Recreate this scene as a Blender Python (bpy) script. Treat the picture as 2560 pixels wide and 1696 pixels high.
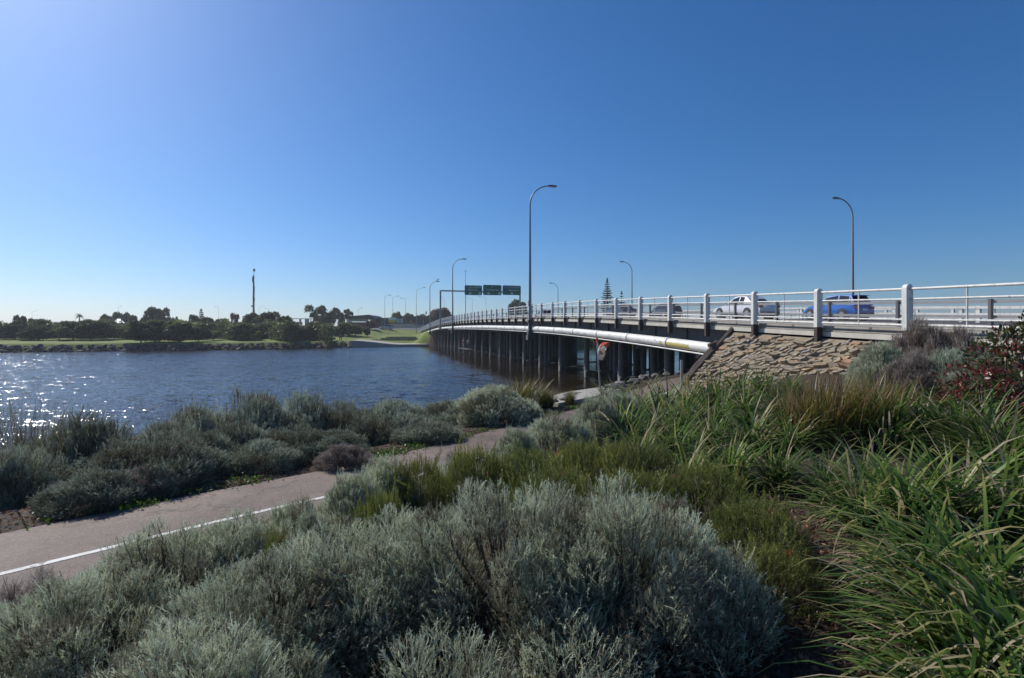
import bpy, bmesh, math, random
import numpy as np
from mathutils import Vector, Matrix

# ---------------------------------------------------------------- camera, sky, sun, exposure
SC = bpy.context.scene
for o in list(bpy.data.objects):
    bpy.data.objects.remove(o)
CAM_Z = 3.48
cam_d = bpy.data.cameras.new("camera")
cam = bpy.data.objects.new("camera", cam_d)
SC.collection.objects.link(cam)
cam.location = (0, 0, CAM_Z)
cam.rotation_euler = (math.radians(90), 0, 0)
cam_d.sensor_width = 36.0
cam_d.lens = 36.0 * 1320 / 2560
cam_d.shift_y = -12.5 / 2560
cam_d.clip_start = 0.05
cam_d.clip_end = 6000
SC.camera = cam

SUN_AZ, SUN_EL = math.radians(-51.5), math.radians(37)      # azimuth from +Y towards +X
to_sun = Vector((math.sin(SUN_AZ) * math.cos(SUN_EL), math.cos(SUN_AZ) * math.cos(SUN_EL), math.sin(SUN_EL)))
world = bpy.data.worlds.new("World")
SC.world = world
world.use_nodes = True
wn = world.node_tree
sky = wn.nodes.new("ShaderNodeTexSky")
sky.sky_type = 'NISHITA'
sky.sun_disc = False
sky.sun_elevation = SUN_EL
sky.sun_rotation = SUN_AZ
sky.altitude = 0
sky.air_density = 1.0
sky.dust_density = 0.65
sky.ozone_density = 10.0
hs = wn.nodes.new("ShaderNodeHueSaturation")
hs.inputs["Saturation"].default_value = 1.13
wn.links.new(sky.outputs[0], hs.inputs["Color"])
wn.links.new(hs.outputs[0], wn.nodes["Background"].inputs[0])
wn.nodes["Background"].inputs[1].default_value = 0.104
sun_d = bpy.data.lights.new("sun", 'SUN')
sun_d.energy = 5.0
sun_d.angle = math.radians(0.5)
sun_d.color = (1.0, 0.95, 0.87)
sun = bpy.data.objects.new("sun", sun_d)
SC.collection.objects.link(sun)
sun.rotation_euler = (-to_sun).to_track_quat('-Z', 'Y').to_euler()
SC.view_settings.view_transform = 'Standard'
SC.view_settings.look = 'None'
SC.view_settings.exposure = 0.0
SC.view_settings.gamma = 1.0
SC.cycles.max_bounces = 6
SC.cycles.transparent_max_bounces = 6

rng = np.random.default_rng(7)
random.seed(7)
COL = SC.collection

# ---------------------------------------------------------------- helpers
def tag(o, label=None, cat=None, group=None, kind=None):
    if label: o["label"] = label
    if cat: o["category"] = cat
    if group: o["group"] = group
    if kind: o["kind"] = kind
    return o

def link(o, parent=None):
    COL.objects.link(o)
    if parent is not None:
        o.parent = parent
    return o

def empty(name, loc=(0, 0, 0), rz=0.0, label=None, cat=None, group=None):
    o = bpy.data.objects.new(name, None)
    o.empty_display_size = 0.2
    o.location = loc
    o.rotation_euler = (0, 0, rz)
    link(o)
    return tag(o, label, cat, group)

def mesh_np(name, V, F, mat=None, attr=None, smooth=False):
    """F: (m,k) array of equal-sized faces"""
    V = np.asarray(V, dtype=np.float32); F = np.asarray(F, dtype=np.int32)
    me = bpy.data.meshes.new(name)
    m, k = F.shape
    me.vertices.add(len(V)); me.vertices.foreach_set("co", V.ravel())
    me.loops.add(m * k); me.loops.foreach_set("vertex_index", F.ravel())
    me.polygons.add(m)
    me.polygons.foreach_set("loop_start", np.arange(0, m * k, k, dtype=np.int32))
    if smooth:
        me.polygons.foreach_set("use_smooth", np.ones(m, dtype=bool))
    me.update(calc_edges=True)
    if attr is not None:
        for an, av in attr.items():
            a = me.attributes.new(an, 'FLOAT', 'POINT')
            a.data.foreach_set("value", np.asarray(av, dtype=np.float32))
    if mat is not None:
        me.materials.append(mat)
    return me

def obj(name, me, parent=None, loc=None):
    o = bpy.data.objects.new(name, me)
    if loc is not None: o.location = loc
    return link(o, parent)

class MB:
    """collects simple shapes and builds one mesh object"""
    def __init__(s): s.v = []; s.f = []; s.m = []; s.cm = 0
    def add(s, vs, fs):
        b = len(s.v); s.v += [tuple(x) for x in vs]
        for f in fs: s.f.append(tuple(i + b for i in f)); s.m.append(s.cm)
    def hexa(s, p):      # 8 points: bottom 4 ccw, top 4 ccw
        s.add(p, [(3, 2, 1, 0), (4, 5, 6, 7), (0, 1, 5, 4), (1, 2, 6, 5), (2, 3, 7, 6), (3, 0, 4, 7)])
    def box(s, c, d, M=None):
        x, y, z = c; a, b, h = d[0] / 2, d[1] / 2, d[2] / 2
        p = [(-a, -b, -h), (a, -b, -h), (a, b, -h), (-a, b, -h), (-a, -b, h), (a, -b, h), (a, b, h), (-a, b, h)]
        if M is not None: p = [tuple(M @ Vector(q)) for q in p]
        s.hexa([(q[0] + x, q[1] + y, q[2] + z) for q in p])
    def tube(s, pts, r, n=8, cap=True):
        pts = [Vector(p) for p in pts]
        rr = r if hasattr(r, "__len__") else [r] * len(pts)
        rings = []
        ref = Vector((0, 0, 1))
        t0 = (pts[1] - pts[0]).normalized()
        if abs(t0.dot(ref)) > 0.95: ref = Vector((1, 0, 0))
        for i, p in enumerate(pts):
            t = (pts[min(i + 1, len(pts) - 1)] - pts[max(i - 1, 0)]).normalized()
            a = (ref - t * ref.dot(t)).normalized(); b = t.cross(a)
            rings.append([p + (a * math.cos(2 * math.pi * k / n) + b * math.sin(2 * math.pi * k / n)) * rr[i] for k in range(n)])
            ref = a
        vs = [q for R in rings for q in R]
        fs = []
        for i in range(len(pts) - 1):
            for k in range(n):
                fs.append((i * n + k, i * n + (k + 1) % n, (i + 1) * n + (k + 1) % n, (i + 1) * n + k))
        if cap:
            fs.append(tuple(range(n - 1, -1, -1))); L = (len(pts) - 1) * n
            fs.append(tuple(L + k for k in range(n)))
        s.add(vs, fs)
    def loft(s, rings, cap=True):
        n = len(rings[0]); vs = [q for R in rings for q in R]; fs = []
        for i in range(len(rings) - 1):
            for k in range(n):
                fs.append((i * n + k, i * n + (k + 1) % n, (i + 1) * n + (k + 1) % n, (i + 1) * n + k))
        if cap:
            fs.append(tuple(range(n - 1, -1, -1))); L = (len(rings) - 1) * n
            fs.append(tuple(L + k for k in range(n)))
        s.add(vs, fs)
    def mesh(s, name, mats, smooth=False, bevel=0):
        me = bpy.data.meshes.new(name)
        me.from_pydata(s.v, [], s.f)
        if not isinstance(mats, (list, tuple)): mats = [mats]
        for m in mats: me.materials.append(m)
        me.polygons.foreach_set("material_index", s.m)
        bm = bmesh.new(); bm.from_mesh(me)
        bmesh.ops.recalc_face_normals(bm, faces=bm.faces)
        if bevel:
            ed = [e for e in bm.edges if len(e.link_faces) == 2 and e.calc_face_angle(0) > 0.6]
            bmesh.ops.bevel(bm, geom=ed, offset=bevel, segments=2, affect='EDGES', clamp_overlap=True)
        bm.to_mesh(me); bm.free()
        if smooth:
            me.polygons.foreach_set("use_smooth", [True] * len(me.polygons))
            try: me.set_sharp_from_angle(angle=math.radians(40))
            except Exception: pass
        me.update()
        return me
    def build(s, name, mats, parent=None, smooth=False, bevel=0, loc=None):
        return obj(name, s.mesh(name, mats, smooth, bevel), parent, loc)

def copy_tree(o, parent=None):
    c = o.copy(); COL.objects.link(c); c.parent = parent
    for ch in list(o.children): copy_tree(ch, c)
    return c

def at(px, py, Y):
    return Vector(((px - 1280) / 1320 * Y, Y, CAM_Z + (835.5 - py) / 1320 * Y))

ORD = ["first", "second", "third", "fourth", "fifth", "sixth", "seventh", "eighth", "ninth", "tenth", "eleventh", "twelfth",
       "thirteenth", "fourteenth", "fifteenth", "sixteenth"]

# ---------------------------------------------------------------- materials
def M_(name):
    m = bpy.data.materials.new(name); m.use_nodes = True
    nt = m.node_tree
    return m, nt, nt.nodes["Principled BSDF"]

def ramp(nt, stops):
    r = nt.nodes.new("ShaderNodeValToRGB")
    el = r.color_ramp.elements
    el[0].position, el[0].color = stops[0][0], (*stops[0][1], 1)
    el[1].position, el[1].color = stops[-1][0], (*stops[-1][1], 1)
    for p, c in stops[1:-1]:
        e = el.new(p); e.color = (*c, 1)
    return r

def plain(name, col, rough=0.7, metal=0.0, var=0.12, scale=6.0, bump=0.0, bscale=40.0, spec=0.5, coat=0.0):
    m, nt, b = M_(name)
    b.inputs["Roughness"].default_value = rough
    b.inputs["Metallic"].default_value = metal
    b.inputs["Specular IOR Level"].default_value = spec
    if coat:
        b.inputs["Coat Weight"].default_value = coat
        b.inputs["Coat Roughness"].default_value = 0.05
    tc = nt.nodes.new("ShaderNodeTexCoord")
    nz = nt.nodes.new("ShaderNodeTexNoise"); nz.inputs["Scale"].default_value = scale; nz.inputs["Detail"].default_value = 6
    nt.links.new(tc.outputs["Object"], nz.inputs["Vector"])
    mx = nt.nodes.new("ShaderNodeMix"); mx.data_type = 'RGBA'
    mx.inputs["A"].default_value = (*[c * (1 - var * 1.6) for c in col], 1)
    mx.inputs["B"].default_value = (*[min(1, c * (1 + var)) for c in col], 1)
    nt.links.new(nz.outputs["Fac"], mx.inputs["Factor"])
    nt.links.new(mx.outputs["Result"], b.inputs["Base Color"])
    if bump:
        n2 = nt.nodes.new("ShaderNodeTexNoise"); n2.inputs["Scale"].default_value = bscale; n2.inputs["Detail"].default_value = 5
        nt.links.new(tc.outputs["Object"], n2.inputs["Vector"])
        bp = nt.nodes.new("ShaderNodeBump"); bp.inputs["Strength"].default_value = bump; bp.inputs["Distance"].default_value = 0.02
        nt.links.new(n2.outputs["Fac"], bp.inputs["Height"])
        nt.links.new(bp.outputs["Normal"], b.inputs["Normal"])
    return m

def leafmat(name, stops, attr="tint", rough=0.5, trans=0.3, spec=0.4, objvar=0.0):
    m, nt, b = M_(name)
    a = nt.nodes.new("ShaderNodeAttribute"); a.attribute_name = attr
    r = ramp(nt, stops)
    nt.links.new(a.outputs["Fac"], r.inputs["Fac"])
    col = r.outputs["Color"]
    if objvar:
        oi = nt.nodes.new("ShaderNodeObjectInfo")
        h = nt.nodes.new("ShaderNodeHueSaturation")
        mr = nt.nodes.new("ShaderNodeMapRange"); mr.inputs["To Min"].default_value = 1 - objvar; mr.inputs["To Max"].default_value = 1 + objvar
        nt.links.new(oi.outputs["Random"], mr.inputs["Value"])
        nt.links.new(mr.outputs["Result"], h.inputs["Value"])
        nt.links.new(col, h.inputs["Color"])
        col = h.outputs["Color"]
    nt.links.new(col, b.inputs["Base Color"])
    b.inputs["Roughness"].default_value = rough
    b.inputs["Specular IOR Level"].default_value = spec
    if trans:
        t = nt.nodes.new("ShaderNodeBsdfTranslucent"); nt.links.new(col, t.inputs["Color"])
        mx = nt.nodes.new("ShaderNodeMixShader"); mx.inputs[0].default_value = trans
        nt.links.new(b.outputs[0], mx.inputs[1]); nt.links.new(t.outputs[0], mx.inputs[2])
        nt.links.new(mx.outputs[0], nt.nodes["Material Output"].inputs[0])
    return m

MAT = {}
def weathered(name, col, rust, amount, rough=0.55, streak=(7, 7, 0.8)):
    m, nt, b = M_(name); N = nt.nodes.new; L = nt.links.new
    ge = N("ShaderNodeNewGeometry"); mp = N("ShaderNodeMapping"); mp.inputs["Scale"].default_value = streak; L(ge.outputs["Position"], mp.inputs["Vector"])
    n1 = N("ShaderNodeTexNoise"); n1.inputs["Scale"].default_value = 1.0; n1.inputs["Detail"].default_value = 8; n1.inputs["Roughness"].default_value = 0.65; L(mp.outputs["Vector"], n1.inputs["Vector"])
    n2 = N("ShaderNodeTexNoise"); n2.inputs["Scale"].default_value = 11; n2.inputs["Detail"].default_value = 6; L(ge.outputs["Position"], n2.inputs["Vector"])
    g = ramp(nt, [(0.28, tuple(c * 0.55 for c in col)), (0.5, tuple(c * 0.92 for c in col)), (0.75, col)]); L(n1.outputs["Fac"], g.inputs["Fac"])
    rm = N("ShaderNodeMapRange"); rm.inputs["From Min"].default_value = 0.70 - amount; rm.inputs["From Max"].default_value = 0.76 - amount; L(n2.outputs["Fac"], rm.inputs["Value"])
    mx = N("ShaderNodeMix"); mx.data_type = 'RGBA'; L(rm.outputs["Result"], mx.inputs["Factor"]); L(g.outputs["Color"], mx.inputs["A"]); mx.inputs["B"].default_value = (*rust, 1)
    L(mx.outputs["Result"], b.inputs["Base Color"]); b.inputs["Roughness"].default_value = rough
    bp = N("ShaderNodeBump"); bp.inputs["Strength"].default_value = 0.2; bp.inputs["Distance"].default_value = 0.01; L(n2.outputs["Fac"], bp.inputs["Height"]); L(bp.outputs["Normal"], b.inputs["Normal"])
    return m
MAT['white_paint'] = weathered('white_paint', (0.74, 0.73, 0.69), (0.20, 0.13, 0.09), 0.04)
MAT['pipe_white'] = weathered('pipe_white', (0.78, 0.77, 0.73), (0.50, 0.44, 0.36), -0.04, 0.45, (1.2, 1.2, 2.5))
MAT['post_dark'] = plain('post_dark', (0.055, 0.042, 0.038), 0.8, var=0.4, scale=12, bump=0.4)
MAT['timber'] = plain('timber', (0.11, 0.08, 0.068), 0.85, var=0.45, scale=5, bump=0.8, bscale=18)
MAT['concrete'] = plain('concrete', (0.38, 0.35, 0.30), 0.85, var=0.22, scale=4, bump=0.25)
MAT['concrete_pale'] = plain('concrete_pale', (0.55, 0.52, 0.45), 0.85, var=0.22, scale=2.2, bump=0.25)
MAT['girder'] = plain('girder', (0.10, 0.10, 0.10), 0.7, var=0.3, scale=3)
MAT['pile'] = plain('pile', (0.25, 0.23, 0.215), 0.9, var=0.5, scale=5, bump=0.8, bscale=12)
MAT['steel_grey'] = plain('steel_grey', (0.30, 0.31, 0.33), 0.45, metal=0.6, var=0.1)
MAT['lamp_pole'] = plain('lamp_pole', (0.26, 0.25, 0.27), 0.5, metal=0.3, var=0.1)
MAT['lamp_head'] = plain('lamp_head', (0.16, 0.16, 0.17), 0.4, var=0.1)
MAT['rail_grey'] = plain('rail_grey', (0.27, 0.27, 0.275), 0.5, metal=0.4, var=0.12)
MAT['guard_post'] = plain('guard_post', (0.10, 0.095, 0.10), 0.7, var=0.2)
MAT['wire'] = plain('wire', (0.42, 0.42, 0.42), 0.5, metal=0.5, var=0.05)
MAT['glass'] = plain('glass', (0.012, 0.014, 0.018), 0.05, var=0.02, spec=0.5)
MAT['tyre'] = plain('tyre', (0.02, 0.02, 0.02), 0.85, var=0.1)
MAT['rim'] = plain('rim', (0.55, 0.56, 0.58), 0.3, metal=0.8, var=0.05)
MAT['black_trim'] = plain('black_trim', (0.02, 0.02, 0.022), 0.5, var=0.1)
MAT['red_lamp'] = plain('red_lamp', (0.35, 0.02, 0.02), 0.25, var=0.05)
MAT['clear_lamp'] = plain('clear_lamp', (0.7, 0.72, 0.75), 0.15, var=0.05)
MAT['paint_blue'] = plain('paint_blue', (0.004, 0.12, 0.50), 0.3, var=0.03, coat=1.0)
MAT['paint_white'] = plain('paint_white', (0.72, 0.73, 0.76), 0.35, var=0.02, coat=1.0)
MAT['paint_black'] = plain('paint_black', (0.012, 0.013, 0.02), 0.3, var=0.05, coat=1.0)
MAT['paint_navy'] = plain('paint_navy', (0.02, 0.03, 0.075), 0.3, var=0.05, coat=1.0)
MAT['paint_silver'] = plain('paint_silver', (0.42, 0.43, 0.46), 0.35, metal=0.4, var=0.03, coat=1.0)
MAT['sign_green'] = plain('sign_green', (0.012, 0.17, 0.105), 0.5, var=0.06)
MAT['sign_white'] = plain('sign_white', (0.78, 0.80, 0.76), 0.5, var=0.05)
MAT['sign_blue'] = plain('sign_blue', (0.03, 0.08, 0.30), 0.5, var=0.05)
MAT['sign_yellow'] = plain('sign_yellow', (0.65, 0.47, 0.04), 0.5, var=0.08)
MAT['orange'] = plain('orange', (0.62, 0.09, 0.03), 0.5, var=0.12)
MAT['mirror'] = plain('mirror', (0.75, 0.77, 0.8), 0.06, metal=1.0, var=0.02)
MAT['line_white'] = weathered('line_white', (0.68, 0.68, 0.65), (0.22, 0.17, 0.145), 0.14, 0.7, (6, 6, 6))
MAT['faded_yellow'] = plain('faded_yellow', (0.60, 0.50, 0.16), 0.6, var=0.3, scale=14)
MAT['brick_dark'] = plain('brick_dark', (0.10, 0.065, 0.05), 0.9, var=0.25, scale=3)
MAT['roof_dark'] = plain('roof_dark', (0.055, 0.055, 0.06), 0.5, var=0.15)
MAT['wall_pale'] = plain('wall_pale', (0.50, 0.48, 0.44), 0.9, var=0.15, scale=1.0)
MAT['glass_green'] = plain('glass_green', (0.22, 0.38, 0.36), 0.12, var=0.1, spec=0.8)
MAT['roof_white'] = plain('roof_white', (0.70, 0.70, 0.70), 0.4, var=0.08)
MAT['roof_blue'] = plain('roof_blue', (0.09, 0.10, 0.15), 0.5, var=0.1)
MAT['bark'] = plain('bark', (0.085, 0.065, 0.05), 0.9, var=0.35, scale=8, bump=0.5)
MAT['stem'] = plain('stem', (0.13, 0.095, 0.075), 0.9, var=0.35, scale=20)
MAT['skin'] = plain('skin', (0.42, 0.26, 0.19), 0.6, var=0.05)
MAT['cloth_red'] = plain('cloth_red', (0.40, 0.03, 0.035), 0.85, var=0.1)
MAT['cloth_teal'] = plain('cloth_teal', (0.03, 0.16, 0.17), 0.85, var=0.1)
MAT['cloth_dark'] = plain('cloth_dark', (0.018, 0.018, 0.022), 0.85, var=0.1)
MAT['cloth_pale'] = plain('cloth_pale', (0.55, 0.52, 0.46), 0.85, var=0.1)
MAT['feather'] = plain('feather', (0.12, 0.12, 0.13), 0.8, var=0.3)
MAT['hair'] = plain('hair', (0.03, 0.02, 0.015), 0.6, var=0.2)

# asphalt, path, ground, water
def make_asphalt(name, c1, c2, scale=160, patch=0.6, cracks=False):
    m, nt, b = M_(name)
    tc = nt.nodes.new("ShaderNodeTexCoord")
    n1 = nt.nodes.new("ShaderNodeTexNoise"); n1.inputs["Scale"].default_value = scale; n1.inputs["Detail"].default_value = 3
    v1 = nt.nodes.new("ShaderNodeTexVoronoi"); v1.inputs["Scale"].default_value = scale * 0.8
    n2 = nt.nodes.new("ShaderNodeTexNoise"); n2.inputs["Scale"].default_value = patch; n2.inputs["Detail"].default_value = 6
    for n in (n1, n2, v1): nt.links.new(tc.outputs["Object"], n.inputs["Vector"])
    mx = nt.nodes.new("ShaderNodeMix"); mx.data_type = 'RGBA'
    mx.inputs["A"].default_value = (*c1, 1); mx.inputs["B"].default_value = (*c2, 1)
    md = nt.nodes.new("ShaderNodeMath"); md.operation = 'MULTIPLY_ADD'; md.inputs[1].default_value = 0.9; md.inputs[2].default_value = 0.05
    nt.links.new(v1.outputs["Color"], md.inputs[0])
    nt.links.new(md.outputs[0], mx.inputs["Factor"])
    h = nt.nodes.new("ShaderNodeHueSaturation")
    mr = nt.nodes.new("ShaderNodeMapRange"); mr.inputs["From Min"].default_value = 0.3; mr.inputs["From Max"].default_value = 0.7
    mr.inputs["To Min"].default_value = 0.72; mr.inputs["To Max"].default_value = 1.18
    nt.links.new(n2.outputs["Fac"], mr.inputs["Value"]); nt.links.new(mr.outputs["Result"], h.inputs["Value"])
    nt.links.new(mx.outputs["Result"], h.inputs["Color"]); out = h.outputs["Color"]
    if cracks:
        wv = nt.nodes.new("ShaderNodeTexNoise"); wv.inputs["Scale"].default_value = 2.2; wv.inputs["Detail"].default_value = 5
        nt.links.new(tc.outputs["Object"], wv.inputs["Vector"])
        ad = nt.nodes.new("ShaderNodeMix"); ad.data_type = 'RGBA'; ad.blend_type = 'LINEAR_LIGHT'; ad.inputs["Factor"].default_value = 0.5
        nt.links.new(tc.outputs["Object"], ad.inputs["A"]); nt.links.new(wv.outputs["Color"], ad.inputs["B"])
        vc = nt.nodes.new("ShaderNodeTexVoronoi"); vc.feature = 'DISTANCE_TO_EDGE'; vc.inputs["Scale"].default_value = 0.42
        nt.links.new(ad.outputs["Result"], vc.inputs["Vector"])
        cm = nt.nodes.new("ShaderNodeMapRange"); cm.inputs["From Max"].default_value = 0.012; cm.inputs["To Min"].default_value = 0.45; cm.inputs["To Max"].default_value = 1.0
        nt.links.new(vc.outputs["Distance"], cm.inputs["Value"])
        n5 = nt.nodes.new("ShaderNodeTexNoise"); n5.inputs["Scale"].default_value = 3.1; n5.inputs["Detail"].default_value = 7
        nt.links.new(tc.outputs["Object"], n5.inputs["Vector"])
        m5 = nt.nodes.new("ShaderNodeMapRange"); m5.inputs["From Min"].default_value = 0.25; m5.inputs["From Max"].default_value = 0.6; m5.inputs["To Min"].default_value = 0.7
        nt.links.new(n5.outputs["Fac"], m5.inputs["Value"])
        mm = nt.nodes.new("ShaderNodeMath"); mm.operation = 'MULTIPLY'; nt.links.new(cm.outputs["Result"], mm.inputs[0]); nt.links.new(m5.outputs["Result"], mm.inputs[1])
        h2 = nt.nodes.new("ShaderNodeHueSaturation"); nt.links.new(mm.outputs[0], h2.inputs["Value"]); nt.links.new(out, h2.inputs["Color"]); out = h2.outputs["Color"]
    nt.links.new(out, b.inputs["Base Color"])
    b.inputs["Roughness"].default_value = 0.8
    bp = nt.nodes.new("ShaderNodeBump"); bp.inputs["Strength"].default_value = 0.5; bp.inputs["Distance"].default_value = 0.008
    nt.links.new(v1.outputs["Distance"], bp.inputs["Height"]); nt.links.new(bp.outputs["Normal"], b.inputs["Normal"])
    return m
MAT['asphalt'] = make_asphalt('asphalt', (0.05, 0.05, 0.052), (0.085, 0.083, 0.08), 60, 0.3)
MAT['path'] = make_asphalt('path', (0.105, 0.075, 0.06), (0.25, 0.185, 0.155), 75, 0.7, cracks=True)

def make_ground():
    m, nt, b = M_('ground_cover')
    tc = nt.nodes.new("ShaderNodeTexCoord")
    a = nt.nodes.new("ShaderNodeAttribute"); a.attribute_name = "zone"
    n1 = nt.nodes.new("ShaderNodeTexNoise"); n1.inputs["Scale"].default_value = 22; n1.inputs["Detail"].default_value = 8
    n2 = nt.nodes.new("ShaderNodeTexNoise"); n2.inputs["Scale"].default_value = 0.16; n2.inputs["Detail"].default_value = 7
    for n in (n1, n2): nt.links.new(tc.outputs["Object"], n.inputs["Vector"])
    soil = ramp(nt, [(0.3, (0.022, 0.016, 0.012)), (0.55, (0.06, 0.043, 0.032)), (0.75, (0.13, 0.095, 0.07))])
    nt.links.new(n1.outputs["Fac"], soil.inputs["Fac"])
    gr = ramp(nt, [(0.3, (0.10, 0.14, 0.025)), (0.5, (0.15, 0.19, 0.035)), (0.72, (0.22, 0.22, 0.06))])
    nt.links.new(n2.outputs["Fac"], gr.inputs["Fac"])
    mx = nt.nodes.new("ShaderNodeMix"); mx.data_type = 'RGBA'
    nt.links.new(a.outputs["Fac"], mx.inputs["Factor"])
    nt.links.new(soil.outputs["Color"], mx.inputs["A"]); nt.links.new(gr.outputs["Color"], mx.inputs["B"])
    nt.links.new(mx.outputs["Result"], b.inputs["Base Color"])
    b.inputs["Roughness"].default_value = 0.95
    b.inputs["Specular IOR Level"].default_value = 0.2
    bp = nt.nodes.new("ShaderNodeBump"); bp.inputs["Strength"].default_value = 0.6; bp.inputs["Distance"].default_value = 0.03
    nt.links.new(n1.outputs["Fac"], bp.inputs["Height"]); nt.links.new(bp.outputs["Normal"], b.inputs["Normal"])
    return m
MAT['ground'] = make_ground()

def make_water():
    m, nt, b = M_('river_water')
    b.inputs["Base Color"].default_value = (0.020, 0.014, 0.008, 1)
    b.inputs["Roughness"].default_value = 0.09
    b.inputs["IOR"].default_value = 1.33
    N = nt.nodes.new; L = nt.links.new
    tc = N("ShaderNodeTexCoord")
    mp = N("ShaderNodeMapping"); mp.inputs["Rotation"].default_value = (0, 0, math.radians(14)); mp.inputs["Scale"].default_value = (0.50, 1.25, 1.0)
    L(tc.outputs["Object"], mp.inputs["Vector"])
    a = N("ShaderNodeAttribute"); a.attribute_name = "chop"
    n3 = N("ShaderNodeTexNoise"); n3.inputs["Scale"].default_value = 0.045; n3.inputs["Detail"].default_value = 3
    L(tc.outputs["Object"], n3.inputs["Vector"])
    mr = N("ShaderNodeMapRange"); mr.inputs["From Min"].default_value = 0.3; mr.inputs["From Max"].default_value = 0.7
    mr.inputs["To Min"].default_value = 0.75; mr.inputs["To Max"].default_value = 1.15
    L(n3.outputs["Fac"], mr.inputs["Value"])
    ml = N("ShaderNodeMath"); ml.operation = 'MULTIPLY'; L(mr.outputs["Result"], ml.inputs[0]); L(a.outputs["Fac"], ml.inputs[1])
    # wavelet slopes added straight to the surface normal (two wave sizes)
    tot = None
    for sc, k in ((1.7, WAVE_A), (11.0, WAVE_B)):
        n = N("ShaderNodeTexNoise"); n.inputs["Scale"].default_value = sc; n.inputs["Detail"].default_value = 3; n.inputs["Roughness"].default_value = 0.5
        L(mp.outputs["Vector"], n.inputs["Vector"])
        sb = N("ShaderNodeVectorMath"); sb.operation = 'SUBTRACT'; sb.inputs[1].default_value = (0.5, 0.535, 0.5); L(n.outputs["Color"], sb.inputs[0])
        mu = N("ShaderNodeVectorMath"); mu.operation = 'MULTIPLY'; mu.inputs[1].default_value = (k * 0.75, k, 0); L(sb.outputs[0], mu.inputs[0])
        if tot is None: tot = mu
        else:
            ad = N("ShaderNodeVectorMath"); ad.operation = 'ADD'; L(tot.outputs[0], ad.inputs[0]); L(mu.outputs[0], ad.inputs[1]); tot = ad
    sc_ = N("ShaderNodeVectorMath"); sc_.operation = 'SCALE'; L(tot.outputs[0], sc_.inputs[0]); L(ml.outputs[0], sc_.inputs["Scale"])
    up = N("ShaderNodeVectorMath"); up.operation = 'ADD'; up.inputs[1].default_value = (0, 0, 1); L(sc_.outputs[0], up.inputs[0])
    nn = N("ShaderNodeVectorMath"); nn.operation = 'NORMALIZE'; L(up.outputs[0], nn.inputs[0])
    L(nn.outputs[0], b.inputs["Normal"])
    return m
WAVE_A, WAVE_B = 0.95, 1.2
MAT['water'] = make_water()

def make_stone(name, stops, bump=0.6, scale=9):
    m, nt, b = M_(name)
    oi = nt.nodes.new("ShaderNodeObjectInfo")
    r = ramp(nt, stops); r.color_ramp.interpolation = 'LINEAR'
    nt.links.new(oi.outputs["Random"], r.inputs["Fac"])
    tc = nt.nodes.new("ShaderNodeTexCoord")
    n1 = nt.nodes.new("ShaderNodeTexNoise"); n1.inputs["Scale"].default_value = scale; n1.inputs["Detail"].default_value = 8
    ge = nt.nodes.new("ShaderNodeNewGeometry")
    nt.links.new(ge.outputs["Position"], n1.inputs["Vector"])
    h = nt.nodes.new("ShaderNodeHueSaturation")
    mr = nt.nodes.new("ShaderNodeMapRange"); mr.inputs["From Min"].default_value = 0.25; mr.inputs["From Max"].default_value = 0.75
    mr.inputs["To Min"].default_value = 0.55; mr.inputs["To Max"].default_value = 1.35
    nt.links.new(n1.outputs["Fac"], mr.inputs["Value"]); nt.links.new(mr.outputs["Result"], h.inputs["Value"])
    nt.links.new(r.outputs["Color"], h.inputs["Color"]); nt.links.new(h.outputs["Color"], b.inputs["Base Color"])
    b.inputs["Roughness"].default_value = 0.9
    bp = nt.nodes.new("ShaderNodeBump"); bp.inputs["Strength"].default_value = bump; bp.inputs["Distance"].default_value = 0.03
    nt.links.new(n1.outputs["Fac"], bp.inputs["Height"]); nt.links.new(bp.outputs["Normal"], b.inputs["Normal"])
    return m
MAT['stone'] = make_stone('stone', [(0.0, (0.30, 0.22, 0.13)), (0.2, (0.27, 0.225, 0.165)), (0.4, (0.23, 0.215, 0.19)), (0.55, (0.33, 0.25, 0.15)),
                                    (0.7, (0.20, 0.19, 0.18)), (0.85, (0.36, 0.22, 0.12)), (1.0, (0.28, 0.24, 0.19))])
MAT['stone_small'] = plain('stone_small', (0.29, 0.235, 0.165), 0.9, var=0.45, scale=5, bump=0.6, bscale=14)
MAT['mortar'] = plain('mortar', (0.27, 0.215, 0.15), 0.95, var=0.3, scale=8, bump=0.6)
MAT['boulder'] = make_stone('boulder', [(0.0, (0.04, 0.036, 0.034)), (0.4, (0.07, 0.062, 0.056)), (0.75, (0.13, 0.115, 0.10)), (1.0, (0.05, 0.045, 0.042))], 0.8, 3)
MAT['shore_stone'] = make_stone('shore_stone', [(0.0, (0.12, 0.105, 0.09)), (0.5, (0.17, 0.155, 0.14)), (1.0, (0.22, 0.20, 0.175))], 0.6, 6)

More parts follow.
